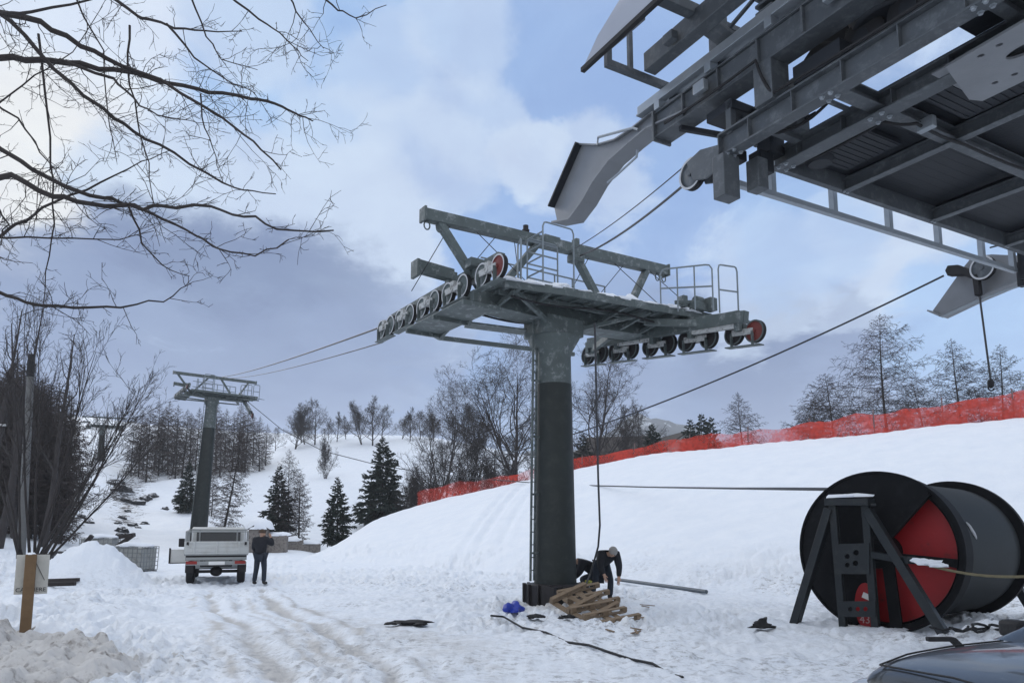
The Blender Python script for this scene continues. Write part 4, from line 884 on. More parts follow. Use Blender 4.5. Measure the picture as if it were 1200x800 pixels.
# overhanging branches of the tree just left of the camera
def over_tree():
    tk, cr = TW(7), TW(8); r = tk.r
    limbs = [(5.6, .045, [(-60, 2), (0, 14), (48, 26), (95, 52), (143, 76), (190, 95), (261, 138), (297, 166), (330, 196)]),
             (6.2, .05, [(-60, 60), (0, 67), (47, 71), (95, 76), (157, 85), (200, 97), (247, 107), (295, 114), (323, 121), (345, 131), (366, 142)]),
             (5.9, .035, [(-40, -10), (14, 24), (62, 81), (119, 128), (157, 154), (204, 181), (261, 214), (285, 222), (321, 227)]),
             (5.4, .03, [(-40, 25), (0, 17), (38, 14), (105, 0), (140, -12)]),
             (6.4, .028, [(120, -12), (162, 19), (204, 33), (240, 36), (283, 36)]),
             (5.2, .04, [(-60, 205), (-20, 212), (12, 206), (62, 228), (105, 238), (157, 242), (190, 242), (247, 242), (285, 252), (323, 268), (390, 270)]),
             (5.6, .035, [(-60, 130), (0, 173), (38, 200), (76, 219), (120, 232), (157, 240), (190, 255), (230, 276), (257, 292), (300, 300), (338, 282)]),
             (5.8, .026, [(-50, 300), (0, 276), (29, 257), (62, 238), (119, 214), (166, 190), (200, 176)]),
             (6.0, .03, [(-60, 340), (0, 344), (29, 354), (86, 359), (143, 359), (190, 352), (224, 333)]),
             (6.8, .02, [(45, 40), (52, 110), (62, 190), (64, 262), (56, 320), (47, 385)]),
             (6.6, .018, [(262, -10), (304, 24), (328, 40), (345, 55), (361, 72)]),
             (6.1, .018, [(195, 28), (228, 67), (261, 95), (300, 108)]),
             (6.3, .016, [(370, -8), (395, 12), (418, 21), (452, 7)]),
             (5.7, .022, [(70, 70), (133, 92), (157, 116), (185, 135), (223, 143)]),
             (6.6, .016, [(222, -8), (242, 43), (261, 71), (300, 82)]),
             (6.2, .015, [(336, -8), (354, 24), (380, 57)]),
             (6.0, .018, [(-30, 100), (20, 140), (48, 178), (72, 212)]), (6.5, .016, [(-20, 276), (60, 279), (140, 281), (180, 270)]),
             (6.4, .016, [(150, 240), (168, 285), (190, 312), (222, 324)]), (5.9, .016, [(152, 30), (150, 80), (160, 140), (172, 190), (180, 240)]),
             (6.7, .014, [(90, 0), (120, 60), (128, 150), (140, 190)]), (5.6, .02, [(-50, 160), (-10, 230), (10, 262), (0, 290)]),
             (6.6, .013, [(235, 110), (240, 150), (252, 185), (262, 214)]), (6.3, .013, [(0, 120), (40, 90), (85, 60), (120, 10)])]
    trunk = at(-330, 420, 6.4)
    ends = []
    def twig(p, d, L, rad, lev):
        n = 4; pts, dd = wander(r, p, d, L, n, .2, .01); cr.line(pts, rad, max(.0014, rad * .45), 4)
        if lev >= 3: return
        for i in range(int(L / (.13 if lev == 1 else .09)) + 1):
            t = r.uniform(.25, 1); j = min(n - 1, int(t * n)); q = pts[j] + (pts[j + 1] - pts[j]) * (t * n - j)
            twig(q, unit(dd * .7 + r.normal(0, .55, 3)), L * r.uniform(.25, .55), max(.0018, rad * .55), lev + 1)
    for dep, rad, px in limbs:
        k = len(px); P = [np.array(at(x, y, dep + .5 * math.sin(i * .8 + rad * 90) * i / k)) for i, (x, y) in enumerate(px)]
        # smooth and wobble
        Q = [P[0]]
        for a, b in zip(P[:-1], P[1:]):
            for t in (.33, .66, 1): Q.append(a + (b - a) * t + r.normal(0, .008, 3))
        Q = np.array(Q); cr.line(Q, rad * .62, max(.003, rad * .12), 6)
        if px[0][0] <= 0: ends.append((Q[0], rad))
        L = np.linalg.norm(np.diff(Q, axis=0), axis=1).sum(); m = int(L * 6.5)
        for i in range(m):
            t = r.uniform(.08, 1); j = min(len(Q) - 2, int(t * (len(Q) - 1))); q = Q[j] + (Q[j + 1] - Q[j]) * r.uniform(); dd = unit(Q[j + 1] - Q[j])
            twig(q, unit(dd * .6 + r.normal(0, .55, 3)), r.uniform(.12, .5), .0042 * (1.1 - .4 * t), 1)
    tp = [np.array([trunk.x, trunk.y, z]) for z in (-.3, 1.5, 3.5, 5.5, 8.0)]; tk.line(np.array(tp), .17, .07, 10)
    for q, rad in ends:
        zt = q[2] - .5 * abs(q[0] - trunk.x); a = np.array([trunk.x, trunk.y, max(1.2, zt)]); m_ = (a + q) / 2 + np.array([0, 0, .1]); cr.line(np.array([a, m_, q]), rad * 1.1, rad * .75, 6)
    return tk.mesh('trunk', barkd_m), cr.mesh('crown', barkd_m)
o = thing('bare_tree', 'bare tree at the near left whose thin dark branches overhang the view', 'tree', (0, 0, 0))
for me, nm in zip(over_tree(), ('trunk', 'crown')):
    c = bpy.data.objects.new(nm, me); COL.objects.link(c); c.parent = o
# ================================================================ NET FENCE on the crest of the bank
def net_mat():
    m = bpy.data.materials.new('red_net'); m.use_nodes = True; t = m.node_tree; t.nodes.clear(); lk = t.links.new
    def nn(ty): return t.nodes.new(ty)
    tcn = nn('ShaderNodeTexCoord'); no = nn('ShaderNodeTexNoise'); no.inputs['Scale'].default_value = .55; no.inputs['Detail'].default_value = 5; lk(tcn.outputs['Object'], no.inputs['Vector'])
    n2 = nn('ShaderNodeTexNoise'); n2.inputs['Scale'].default_value = 5; n2.inputs['Detail'].default_value = 4; lk(tcn.outputs['Object'], n2.inputs['Vector'])
    d = nn('ShaderNodeBsdfDiffuse'); d.inputs[0].default_value = (.66, .075, .050, 1); tr = nn('ShaderNodeBsdfTranslucent'); tr.inputs[0].default_value = (.80, .10, .07, 1)
    ms = nn('ShaderNodeMixShader'); ms.inputs[0].default_value = .45; lk(d.outputs[0], ms.inputs[1]); lk(tr.outputs[0], ms.inputs[2])
    tp = nn('ShaderNodeBsdfTransparent'); m2 = nn('ShaderNodeMixShader')
    ad = nn('ShaderNodeMath'); ad.operation = 'MULTIPLY_ADD'; lk(n2.outputs[0], ad.inputs[0]); ad.inputs[1].default_value = .45; lk(no.outputs[0], ad.inputs[2])
    mr = nn('ShaderNodeMapRange'); mr.inputs[1].default_value = .54; mr.inputs[2].default_value = .92; mr.inputs[3].default_value = .24; mr.inputs[4].default_value = .82; lk(ad.outputs[0], mr.inputs[0]); sx_ = nn('ShaderNodeSeparateXYZ'); lk(tcn.outputs['Object'], sx_.inputs[0]); mx_n = nn('ShaderNodeMapRange'); lk(sx_.outputs[0], mx_n.inputs[0]); mx_n.inputs[1].default_value = -24; mx_n.inputs[2].default_value = -9; mx_n.inputs[3].default_value = .55; mx_n.inputs[4].default_value = 1.0
    mm = nn('ShaderNodeMath'); mm.operation = 'MULTIPLY'; lk(mr.outputs[0], mm.inputs[0]); lk(mx_n.outputs[0], mm.inputs[1]); lk(mm.outputs[0], m2.inputs[0])
    lk(tp.outputs[0], m2.inputs[1]); lk(ms.outputs[0], m2.inputs[2]); o = nn('ShaderNodeOutputMaterial'); lk(m2.outputs[0], o.inputs[0]); return m
net_m = net_mat(); fpost_m = mat('fence_post_grey', (.16, .10, .095), .6, .2, .2)
def crest(px, off=.5):
    d = float(smooth1(np.array([px]), C_PX, C_D)[0]) + off; x = (px - 600) / F * d; return V(x, d, H(x, d))
fpx_ = []
px = 489.0
while px < 1420: fpx_.append(px); px += 880 / crest(px).y * .33
fo = crest(900); fence = thing('net_fence', 'long red orange safety net fence along the top of the snowbank', 'fence', fo)
rr_ = random.Random(5); P = [[], [], [], []]
for i, px in enumerate(fpx_):
    c = crest(px, .5 + .08 * math.sin(i * .9)); q = float(np.interp(px, [490, 600, 700, 830, 940, 1050, 1150], [1.0, .80, .68, .85, .98, 1.12, 1.28])) + .10 * math.sin(i * .23) + .06 * math.sin(i * .71 + 1) + rr_.uniform(-.03, .03)
    lo_ = -.08
    for k in range(4): P[k].append(c - fo + V(.05 * math.sin(i * 1.3 + k), .10 * math.sin(i * .8 + k * 1.1), lo_ + (q - lo_) * k / 3))
b = MB(); b.grid(P); b.build('net', net_m, fence, 0)
for i in range(4, len(fpx_), 11):
    c = crest(fpx_[i], .56) - fo; m_ = MB(); m_.tube([c + V(0, 0, -.3), c + V(rr_.uniform(-.06, .06), 0, float(np.interp(fpx_[i], [490, 700, 940, 1150], [1.15, .95, 1.25, 1.6])))], .032, 6); m_.build('fence_post', fpost_m, fence)
# ================================================================ CABLE DRUM and its stand
drumb_m = mat('black_drum_steel', (.006, .0065, .008), .75, 0, .3, 3, .15, 25, spec=.2, col2=(.012, .013, .015), c2lo=.5, c2hi=.7)
drumg_m = mat('wound_grey_rope', (.021, .025, .027), .6, .2, .2, 2, .2, 12)
drumr_m = mat('drum_red_paint', (.33, .008, .012), .5, 0, .3, 2.5, .15, 20, col2=(.09, .012, .014), c2lo=.56, c2hi=.72, c2scale=3)
Cn = at(1027, 646, 13.6); Cf = at(1117, 640, 16.3); AX = (Cf - Cn); AX.z = 0; LD = AX.length; AX.normalize(); RD = 1.44
SX = V(-AX.y, AX.x, 0) * -1            # horizontal, to the right in the picture
drum = thing('cable_drum', 'huge black steel cable drum with red inside and grey rope wound on it', 'cable drum', (Cn.x, Cn.y, 0))
c0 = V(0, 0, Cn.z)
def dq(p): return p
b = MB(); b.lathe([(1.40, .5), (1.40, .02), (1.40, 0), (RD, 0), (RD, .05), (RD, .10), (1.3, .10), (1.28, .3)], c0, AX, 72)
b.build('near_flange', drumb_m, drum, 40)
b = MB(); b.lathe([(0, .42), (1.385, .42), (1.395, .06)], c0, AX, 64); b.build('inner_plate', drumr_m, drum, 40)
def DP(u, v, w): return c0 + SX * u + V(0, 0, v) + AX * w
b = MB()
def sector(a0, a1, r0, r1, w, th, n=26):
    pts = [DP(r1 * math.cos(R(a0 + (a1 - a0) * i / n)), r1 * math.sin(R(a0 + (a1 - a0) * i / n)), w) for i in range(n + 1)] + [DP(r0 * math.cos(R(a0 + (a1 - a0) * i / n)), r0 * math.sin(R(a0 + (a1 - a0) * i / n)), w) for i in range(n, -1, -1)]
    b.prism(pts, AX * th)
sector(47, 252, .0, 1.40, .03, .03); sector(-12, -5, .2, 1.38, .2, .05, 4)  # black sector covering the top and left of the red plate, narrow strip beside it
b.beam(DP(.2, .2, .03), DP(.94, 1.0, .03), .06, .12, AX); b.beam(DP(.14, .1, .08), DP(.24, -1.36, .08), .2, .06, AX); b.beam(DP(-.62, -1.0, .1), DP(-.1, 0, .1), .08, .1, AX)
b.lathe([(0, -.12), (.16, -.12), (.2, -.02), (.3, .02), (.3, .5)], c0, AX, 20)
b.build('black_face', drumb_m, drum, 40)
b = MB(); k = 36; prof = [(1.26, .16)]
for i in range(k): w = .16 + (LD - .32) * i / k; prof += [(1.262, w), (1.282, w + (LD - .32) / k * .5)]
prof += [(1.26, LD - .16)]; b.lathe(prof, c0, AX, 72); b.build('wound_rope', drumg_m, drum, 60)
b = MB(); b.lathe([(1.2, LD - .16), (RD, LD - .16), (RD, LD), (0, LD)], c0, AX, 72); b.build('far_flange', drumb_m, drum, 40)
b = MB(); b.prism([DP(.62 + .03 * s_, .62 - .28 * q, 0) for s_, q in ((0, 0), (1, 0), (1, 1), (0, 1))], AX * -.012)
b.v = []; b.f = []; b.m = []
a_ = []
for t in np.linspace(0, 1, 8):
    an = R(24 - 14 * t); a_.append(c0 + AX * (1.0 + .18 * t) + (SX * math.cos(an) + V(0, 0, math.sin(an))) * 1.29)
b.tube(a_, [.006, .02, .026, .026, .026, .026, .02, .006], 6); b.build('rope_end', rim_m, drum)
white_m = mat('white_paint', (.72, .72, .70), .5, 0, .12, 3)
b = MB(); q = DP(-.02, -.66, -.02); b.box((0, 0, 0), (.17, .012, .1)); lab = b.build('paper_label', white_m, drum); lab.location = DP(-.20, -.80, -.02); lab.rotation_euler = (0, R(22), math.atan2(SX.y, SX.x))
# red lower boss plate with the number on it, seen under the stand
b = MB(); sector(200, 330, .0, .46, .12, .04) if False else None
b = MB(); pts = [DP(-.24 + .2 * math.cos(a), -.98 + .42 * math.sin(a), .0) for a in [2 * math.pi * i / 24 for i in range(24)]]; b.prism(pts, AX * .02); b.build('hub_plate', drumr_m, drum, 40)
fc = bpy.data.curves.new('number', 'FONT'); fc.body = '43'; fc.size = .19; fc.extrude = .002; fc.align_x = 'CENTER'
num = bpy.data.objects.new('number', fc); COL.objects.link(num); num.parent = drum; num.location = DP(-.27, -1.27, -.006); num.rotation_euler = (R(90), 0, math.atan2(SX.y, SX.x))
numm = mat('number_paint', (.55, .38, .38), .6); fc.materials.append(numm)
def to_mesh(o):
    bpy.context.view_layer.update(); dg = bpy.context.evaluated_depsgraph_get(); me = bpy.data.meshes.new_from_object(o.evaluated_get(dg)); n = bpy.data.objects.new(o.name, me); COL.objects.link(n); n.parent = o.parent; n.location = o.location; n.rotation_euler = o.rotation_euler; nm = o.name; bpy.data.objects.remove(o); n.name = nm; return n
num = to_mesh(num)
# stand
NF = SX.cross(V(0, 0, 1))
stand = thing('drum_stand', 'black steel trestle with braced legs carrying the near end of the cable drum', 'stand', (Cn.x, Cn.y, 0))
def SP(px, py, off=-.32):
    r = ray(px, py); o_ = Cn + AX * off; t = (o_ - CAM).dot(AX) / r.dot(AX); p = CAM + r * t; return V(p.x - Cn.x, p.y - Cn.y, p.z)
stand_m = mat('stand_steel', (.016, .020, .023), .55, .2, .3, 3, .2, 25, col2=(.03, .033, .034), c2lo=.5, c2hi=.7)
for a, e in (((976, 588), (989, 740)), ((1014, 588), (1027, 742))):
    b = MB(); b.ibeam(SP(*a), SP(*e), .13, .1, .02, tuple(AX)); b.build('upright', stand_m, stand, bevel=.006)
for a, e in (((972, 596), (931, 732)), ((1017, 598), (1106, 742))):
    b = MB(); p, q = SP(*a), SP(*e, off=-.75 if e[0] > 1000 else -.5); b.beam(p, q, .15, .17, tuple(AX)); b.build('brace_leg', stand_m, stand, bevel=.012)
b = MB(); b.beam(SP(970, 588), SP(1021, 588), .30, .13); b.box(SP(1022, 591), (.1, .1, .05)); b.build('top_beam', stand_m, stand, bevel=.008)
s_ = MB(); p = (SP(972, 582) + SP(1018, 582)) / 2; s_.lump((0, 0, 0), (.40, .17, .07), 4, 8, .2, 0); o = s_.build('snow_cap', snow_m, stand); o.location = p + V(0, 0, -.01); o.rotation_euler = (0, 0, math.atan2(SX.y, SX.x))
def splate(x0, y0, x1, y1, holes):
    o_ = SP(x0, y1); ex = (SP(x1, y1) - o_); ez = (SP(x0, y0) - o_); w, h = ex.length, ez.length; ex.normalize(); ez.normalize()
    b = MB(); b.add(*plate([(0, 0), (w, 0), (w, h), (0, h)], holes(w, h), lambda u, v, k: o_ + ex * u + ez * v - AX * (k + .06), .02)); b.build('cross_plate', stand_m, stand, 30)
splate(981, 637, 1021, 672, lambda w, h: [circ(w * .36, h * .3, .045), circ(w * .36, h * .58, .045), circ(w * .6, h * .35, .05), circ(w * .62, h * .7, .05)])
splate(984, 704, 1028, 722, lambda w, h: [circ(w * .34, h * .5, .04), circ(w * .54, h * .5, .04), circ(w * .74, h * .5, .04)])
b = MB(); b.beam(SP(1018, 649), SP(1062, 656, -.5), .09, .12); b.box(SP(1066, 656, -.55), (.14, .12, .12)); b.build('side_arm', stand_m, stand, bevel=.01)
# far stand, only its edge shows at the right of the view
fs_ = thing('drum_stand', 'black steel trestle at the far end of the cable drum, mostly hidden', 'stand', (Cf.x, Cf.y, 0)); o_ = AX * .35
for u0, u1 in ((-.3, -.3), (.3, .3)): b = MB(); b.ibeam(o_ + SX * u0 + V(0, 0, -.2), o_ + SX * u1 + V(0, 0, 2.2), .13, .1, .02); b.build('upright', stand_m, fs_)
for s_ in (-1, 1): b = MB(); b.beam(o_ + SX * .3 * s_ + V(0, 0, 2.1), o_ + SX * 1.4 * s_ + V(0, 0, -.2), .15, .17, tuple(AX)); b.build('brace_leg', stand_m, fs_)
b = MB(); b.beam(o_ - SX * .5 + V(0, 0, 2.2), o_ + SX * .5 + V(0, 0, 2.2), .2, .13); b.build('top_beam', stand_m, fs_)
# ratchet strap from the arm, snow lying on it
sp = SP(1068, 656, -.55) + V(Cn.x, Cn.y, 0); ep = at(1215, 675, 11.6)
strap_m = mat('dirty_strap', (.17, .145, .085), .8, 0, .4, 12)
b = MB(); pts = [sp.lerp(ep, t) + V(0, 0, -.10 * math.sin(math.pi * t)) for t in np.linspace(0, 1, 14)]; b.tube(pts, .022, 6); sn = MB()
strap = tag(b.build('strap', strap_m), 'dirty yellowish strap stretched from the drum stand to the right edge', 'strap')

for i, w in ((1, .16), (2, .22), (3, .16)): sn.lump(pts[i] + V(0, 0, .03), (w, .07, .05 + .02 * (i == 2)), 31 + i, 10, .35, -.4)
sn.build('snow_cap', snow_m, strap)
# ================================================================ ROPES
def rope(name, a, e, sag, r, label, cat='rope', m=rope_m, n=30):
    b = MB(); a, e = V(*a), V(*e); b.tube([a.lerp(e, t) + V(0, 0, -sag * 4 * t * (1 - t)) for t in np.linspace(0, 1, n)], r, 6); return tag(b.build(name, m), label, cat)
TW1 = lambda p: TF.world(p)
t2 = tower2.matrix_basis @ V(0, .2, 9.0 + hz2)
rope('steel_rope', t2 + V(.8, 0, .1), TW1((-2.6, 4.95, 7.58)), .2, .028, 'thick steel rope from the slim tower to the far end of the left wheel row')
rope('steel_rope', t2 + V(1.6, 0, .0), TW1((-2.5, 4.9, 7.15)), .25, .018, 'thin steel rope hanging just below the thick one, left of the near tower')
g_ = TW1((.78, -.15, 8.85)); e_ = SF.world(SF.onx(800, 218, -2.5))
rope('steel_rope', g_, e_, .12, .022, 'dark steel rope from the station sheave down to the gantry of the near tower')
rope('steel_rope', TW1((.6, .2, 9.0)), SF.world(SF.onx(803, 194, -2.5)), .1, .011, 'thin rope running above the dark rope between the station and the gantry')
e_ = SF.world(SF.onx(1106, 323, XR - .2)); q = at(676, 493, 22); q2 = at(560, 540, 30)
rope('steel_rope', e_, q2, .45, .024, 'long rope slanting from the right guide horn down behind the near tower pole')
rope('hanging_cable', SF.world(SF.onx(1148, 347, XR - .2)), SF.world(SF.onx(1161, 446, XR - .2)), 0, .022, 'cable hanging straight down from the right guide horn with a small hook at its end', 'cable')
b = MB(); c_ = SF.world(SF.onx(1161, 449, XR - .2)); b.lump(c_, (.07, .05, .1), 3, 8, .2, -1); b.tube([c_ + V(.06 * math.cos(a), 0, -.1 + .06 * math.sin(a)) for a in np.linspace(1.6, 6, 9)], .018, 6); tag(b.build('hook', rubber_m), 'small dark hook block at the lower end of the hanging cable', 'hook')
r1 = at(285, 466, 71); r2_ = at(620, 561, 53); 
b = MB(); pts = []
for (px, py, d) in [(285, 466, 71), (330, 503, 70), (378, 528, 68), (444, 545, 66), (500, 554, 62), (568, 561, 57), (625, 565.5, 51), (672, 568, 46), (760, 570.5, 36), (860, 572, 24), (925, 572.5, 16.6), (975, 573, 14.6)]: pts.append(at(px, py, d))
b.tube(pts, .034, 6); tag(b.build('steel_rope', rope_m), 'sagging rope that runs off the top of the cable drum towards the slim tower', 'rope')
b = MB(); b.tube([at(697, 378, 17.4), at(699, 470, 17.3), at(701, 560, 17.4), at(703, 615, 17.8), at(701, 640, 18.4), at(692, 672, 18.6), at(684, 690, 18.0)], .024, 6); tag(b.build('hanging_cable', rope_m), 'cable hanging from the near tower deck down to the workers', 'cable')
# ================================================================ GROUND CLUTTER
def on(px, py):     # point of the terrain seen at a pixel
    r = ray(px, py); t = 3.0
    for _ in range(4000):
        p = CAM + r * t
        if p.z < H(p.x, p.y): break
        t += .04
    return V(p.x, p.y, H(p.x, p.y))
pts = []
for px, py in [(575, 723), (590, 728), (612, 735), (640, 743), (664, 751), (690, 758), (715, 766), (740, 773), (765, 780), (785, 788), (800, 795)]:
    p = on(px, py); pts.append(p + V(0, 0, .012 + .022 * math.sin(px * .11) + .012 * math.sin(px * .31)))
b = MB(); b.tube(pts, .019, 6); tag(b.build('ground_cable', rubber_m), 'black cable lying half buried across the trodden snow', 'cable')
a, e = on(722, 683), on(828, 696); pipe_m = mat('grey_pipe', (.09, .11, .13), .5, .2, .2)
b = MB(); b.tube([a + V(0, 0, .12), e + V(0, 0, .06)], .055, 10); tag(b.build('pipe', pipe_m), 'long grey pipe lying on the snow right of the workers', 'pipe')
blue_m = mat('blue_plastic', (.012, .035, .30), .4, 0, .2)
p = on(601, 716); b = MB(); b.lump(p, (.2, .17, .15), 12, 16, .45, -.3); tag(b.build('bag', blue_m), 'crumpled bright blue bag on the snow left of the near tower foot', 'bag')
for (px, py, sx, lab) in [(892, 737, .2, 'small black block lying on the snow left of the drum stand'), (480, 731, .36, 'flat dark patch of small lumps in the trodden snow in the yard'), (628, 727, .16, 'dark scrap half buried just below the near tower foot'), (664, 725, .14, 'dark scrap half buried beside the broken pallets')]:  # the yard one is only dark lumps making a dark patch in the snow
    p = on(px, py); b = MB(); b.lump(p + V(0, 0, .03), (sx, sx * .6, .10 if px == 892 else .05), px, 8, .55, -.3)
    if px != 892:
        for k in range(4): b.lump(p + V(math.sin(k * 2.1 + px) * sx * .9, math.cos(k * 1.7 + px) * sx * .7, .02), (sx * .35, sx * .25, .035), px + k, 6, .6, -.4)
    tag(b.build('scrap', rubber_m), lab, 'scrap')
# pallets, tipped over at the tower foot
def make_pallet(label):
    t = thing('pallet', label, 'pallet', group='broken pallets at the tower foot'); rg = random.Random(3)
    for k in (0, 2, 3): b = MB(); b.box((-.48 + k * .24 + rg.uniform(-.01, .01), 0, .133), (.115 if k % 2 else .145, 1.15, .022)); b.build('deck_board', wood_m, t, bevel=.003)
    for y in (-.5, 0, .5):
        b = MB(); b.box((0, y, .105), (1.12, .1, .022))
        for x in (-.5, 0, .5): b.box((x, y, .055), (.13, .1, .078))
        b.box((0, y, .008), (1.12, .1, .02)); b.build('runner', wood_m, t, bevel=.003)
    return t
pal = make_pallet('pallet lying in the lowest place of the heap at the tower foot')
pp = on(706, 722); pal.location = pp + V(.05, .0, .12); pal.rotation_euler = (R(192), R(-6), R(28))
p2_ = copy_tree(pal); p2_['label'] = 'pallet lying on top of the heap at the tower foot, tilted up to the left'; p2_.location = pp + V(-.30, .50, .28); p2_.rotation_euler = (R(203), R(-16), R(40))
p3_ = copy_tree(pal); p3_['label'] = 'pallet at the back of the heap, in front of the workers'; p3_.location = pp + V(-.15, 1.35, .34); p3_.rotation_euler = (R(196), R(-9), R(20))
for o in (pal, p2_, p3_): o.scale = (.92, .92, .92)
rs_ = random.Random(15)
for i in range(9):
    p = on(rs_.uniform(655, 760), rs_.uniform(712, 742)); a = rs_.uniform(0, 3.1); b = MB(); e = V(math.cos(a), math.sin(a), 0) * rs_.uniform(.08, .2); b.beam(p - e + V(0, 0, .015), p + e + V(0, 0, .03), .04, .015); tag(b.build('wood_splinter', wood_m), 'small broken wood splinter on the snow around the pallet heap', 'splinter', 'splinters around the pallets')
# signpost
so_ = on(29, 746); sgn = thing('sign_post', 'brown wooden post with a white construction site sign behind it', 'sign', so_, math.atan2(-so_.x, so_.y) * .9)
dz = CAMZ + so_.y * 0
def zat(py): return z_of(py, so_.y) - so_.z
b = MB(); b.beam((0, 0, -.5), (.0, 0, zat(649)), .13, .11, (0, 1, 0)); b.build('post', postwood_m, sgn, bevel=.008)
sign_m = mat('dirty_sign_panel', (.50, .49, .45), .6, 0, .15, 3, col2=(.36, .37, .33), c2lo=.5, c2hi=.75)
k_ = so_.y / 880 * .98
b = MB(); b.box((0, 0, 0), (33 * k_ * 1.02, .015, 46 * k_)); pn = b.build('panel', sign_m, sgn, bevel=.003); pn.location = (.02, .085, (zat(650) + zat(696)) / 2)
def text(body, size, parent, loc, m, rot=(R(90), 0, 0), ax='CENTER'):
    c = bpy.data.curves.new('lettering', 'FONT'); c.body = body; c.size = size; c.extrude = .002; c.align_x = ax; c.materials.append(m); o = bpy.data.objects.new('lettering', c); COL.objects.link(o); o.parent = parent; o.location = loc; o.rotation_euler = rot; return to_mesh(o)
blk_m = mat('black_lettering', (.03, .03, .035), .6)
text('CANTIERE', .076, sgn, (.02, .074, zat(695) + .02), blk_m)
b = MB(); b.beam((.05, .075, zat(658)), (.17, .075, zat(680)), .006, .012, (0, 1, 0)); b.build('crack_line', blk_m, sgn)
b = MB(); b.lump((.0, .0, zat(649.5)), (.06, .06, .03), 5, 6, .2, 0); b.build('snow_cap', snow_m, sgn)
# utility pole
up = at(25, 655, 33); zu = H(up.x, up.y); pole_m = mat('grey_pole_wood', (.12, .12, .118), .7, 0, .3, 4)
ut = thing('utility_pole', 'thin grey utility pole with a dark head beside the fan shaped bare tree', 'utility pole', (up.x, up.y, zu)); tp_ = at(37, 415, 33) - V(up.x, up.y, zu)
b = MB(); b.tube([(0, 0, -.5), tuple(tp_ * .9)], [.19, .15], 10); b.build('pole', pole_m, ut)
b = MB(); b.tube([tuple(tp_ * .89), tuple(tp_ * .92), tuple(tp_)], [.16, .17, .13], 10); b.box(tuple(tp_ * .95), (.3, .2, .1)); b.build('pole_head', rubber_m, ut)
lp = at(3, 500, 30); zl = H(lp.x - .6, lp.y)
lm = thing('street_lamp', 'street lamp with a small flat white head at the left edge before the wood', 'street lamp', (lp.x - .9, lp.y, zl))
b = MB(); b.tube([(0, 0, -.3), (0, 0, lp.z - zl + .1), (.25, 0, lp.z - zl + .25)], [.08, .06, .03], 8); b.build('pole', pole_m, lm); b = MB(); b.box((.75, 0, lp.z - zl + .08), (.5, .2, .07)); b.build('lamp_head', white_m, lm, bevel=.03)
# ================================================================ IBC TANKS
cage_m = mat('cage_zinc', (.22, .23, .235), .5, .4, .2, 6); tote_m = mat('tank_plastic', (.36, .365, .35), .5, 0, .12, 2, col2=(.2, .2, .17), c2lo=.5, c2hi=.7)
tk_ = thing('water_tank', 'white caged plastic tank with a snow cap standing nearest the truck', 'tank', group='caged tanks by the snow mound')
b = MB(); b.box((0, 0, .62), (1.12, .96, .96)); b.build('bottle', tote_m, tk_, bevel=.05)
b = MB()
for x in np.linspace(-.6, .6, 8):
    for y in (-.51, .51): b.tube([(x, y, .12), (x, y, 1.12)], .012, 5)
for y in np.linspace(-.51, .51, 7):
    for x in (-.6, .6): b.tube([(x, y, .12), (x, y, 1.12)], .012, 5)
for z in (.14, .32, .5, .68, .86, 1.04, 1.13):
    for y in (-.515, .515): b.tube([(-.6, y, z), (.6, y, z)], .013, 5)
    for x in (-.605, .605): b.tube([(x, -.51, z), (x, .51, z)], .013, 5)
b.build('cage', cage_m, tk_)
b = MB(); b.box((0, 0, .06), (1.2, 1.0, .1)); b.build('pallet_base', plinth_m, tk_); b = MB(); b.lump((0, 0, 1.1), (.66, .56, .2), 8, 10, .15, 0); b.build('snow_cap', snow_m, tk_)
ti = at(155, 670, 32.5); ti.z = H(ti.x, ti.y); tk_.location = ti - V(0, 0, .04); tk_.scale = (1.22, 1.22, 1.0); tk_.rotation_euler = (0, R(2), R(-6))
t2_ = copy_tree(tk_); t2_['label'] = 'caged plastic tank half hidden behind the snow mound'; p = at(117, 660, 37); t2_.location = at(116, 657, 37); t2_.rotation_euler = (0, 0, R(12))
for i, (x0, y0, x1, y1, d, lab) in enumerate([(137, 640, 157, 626, 33.5, 'dark timber sticking out of the snow behind the tanks, steeper one'), (140, 629, 158, 626, 33.9, 'dark timber lying level across the steeper timber behind the tanks'), (99, 638, 108, 627, 35, 'dark stub leaning behind the snow mound')]):
    b = MB(); b.beam(at(x0, y0, d), at(x1, y1, d), .2, .16); tag(b.build('timber', barkd_m, bevel=.02), lab, 'timber')
for i, (px, py, lab) in enumerate([(70, 684, 'dark plank lying at the foot of the snow mound, nearest the sign'), (62, 688, 'dark short plank in the snow beside the sign post')]):
    p = on(px, py); b = MB(); b.beam(p + V(-.5, 0, .05), p + V(.5, .1, .08), .12, .1); tag(b.build('plank', barkd_m, bevel=.01), lab, 'plank')
# ================================================================ PICKUP TRUCK
tw_m = mat('truck_white_paint', (.50, .51, .50), .4, 0, .12, 2, col2=(.36, .35, .32), c2lo=.5, c2hi=.75, c2scale=2); tg_m = mat('truck_grey_metal', (.27, .28, .28), .5, .3, .2, 4)
glass_m = mat('dark_window', (.012, .014, .017), .12, 0, .1, 1, spec=.6); lamp_m = mat('tail_lamp_red', (.25, .015, .012), .3); tyre_m = rubber_m
tr0 = on(252, 685); TA = R(20)
trk = thing('pickup_truck', 'white dropside pickup truck seen from behind with its driver door open', 'truck', tr0, TA)
b = MB(); b.box((0, .93, .98), (1.98, 1.85, .06)); b.build('bed_floor', tg_m, trk)
b = MB(); b.box((0, .02, 1.2), (1.96, .05, .42));
for z in (1.08, 1.22, 1.36): b.box((0, -.012, z), (1.9, .02, .03))
for x in (-.7, 0, .7): b.box((x, -.02, 1.2), (.05, .03, .42))
b.build('tailgate', tw_m, trk, bevel=.008)
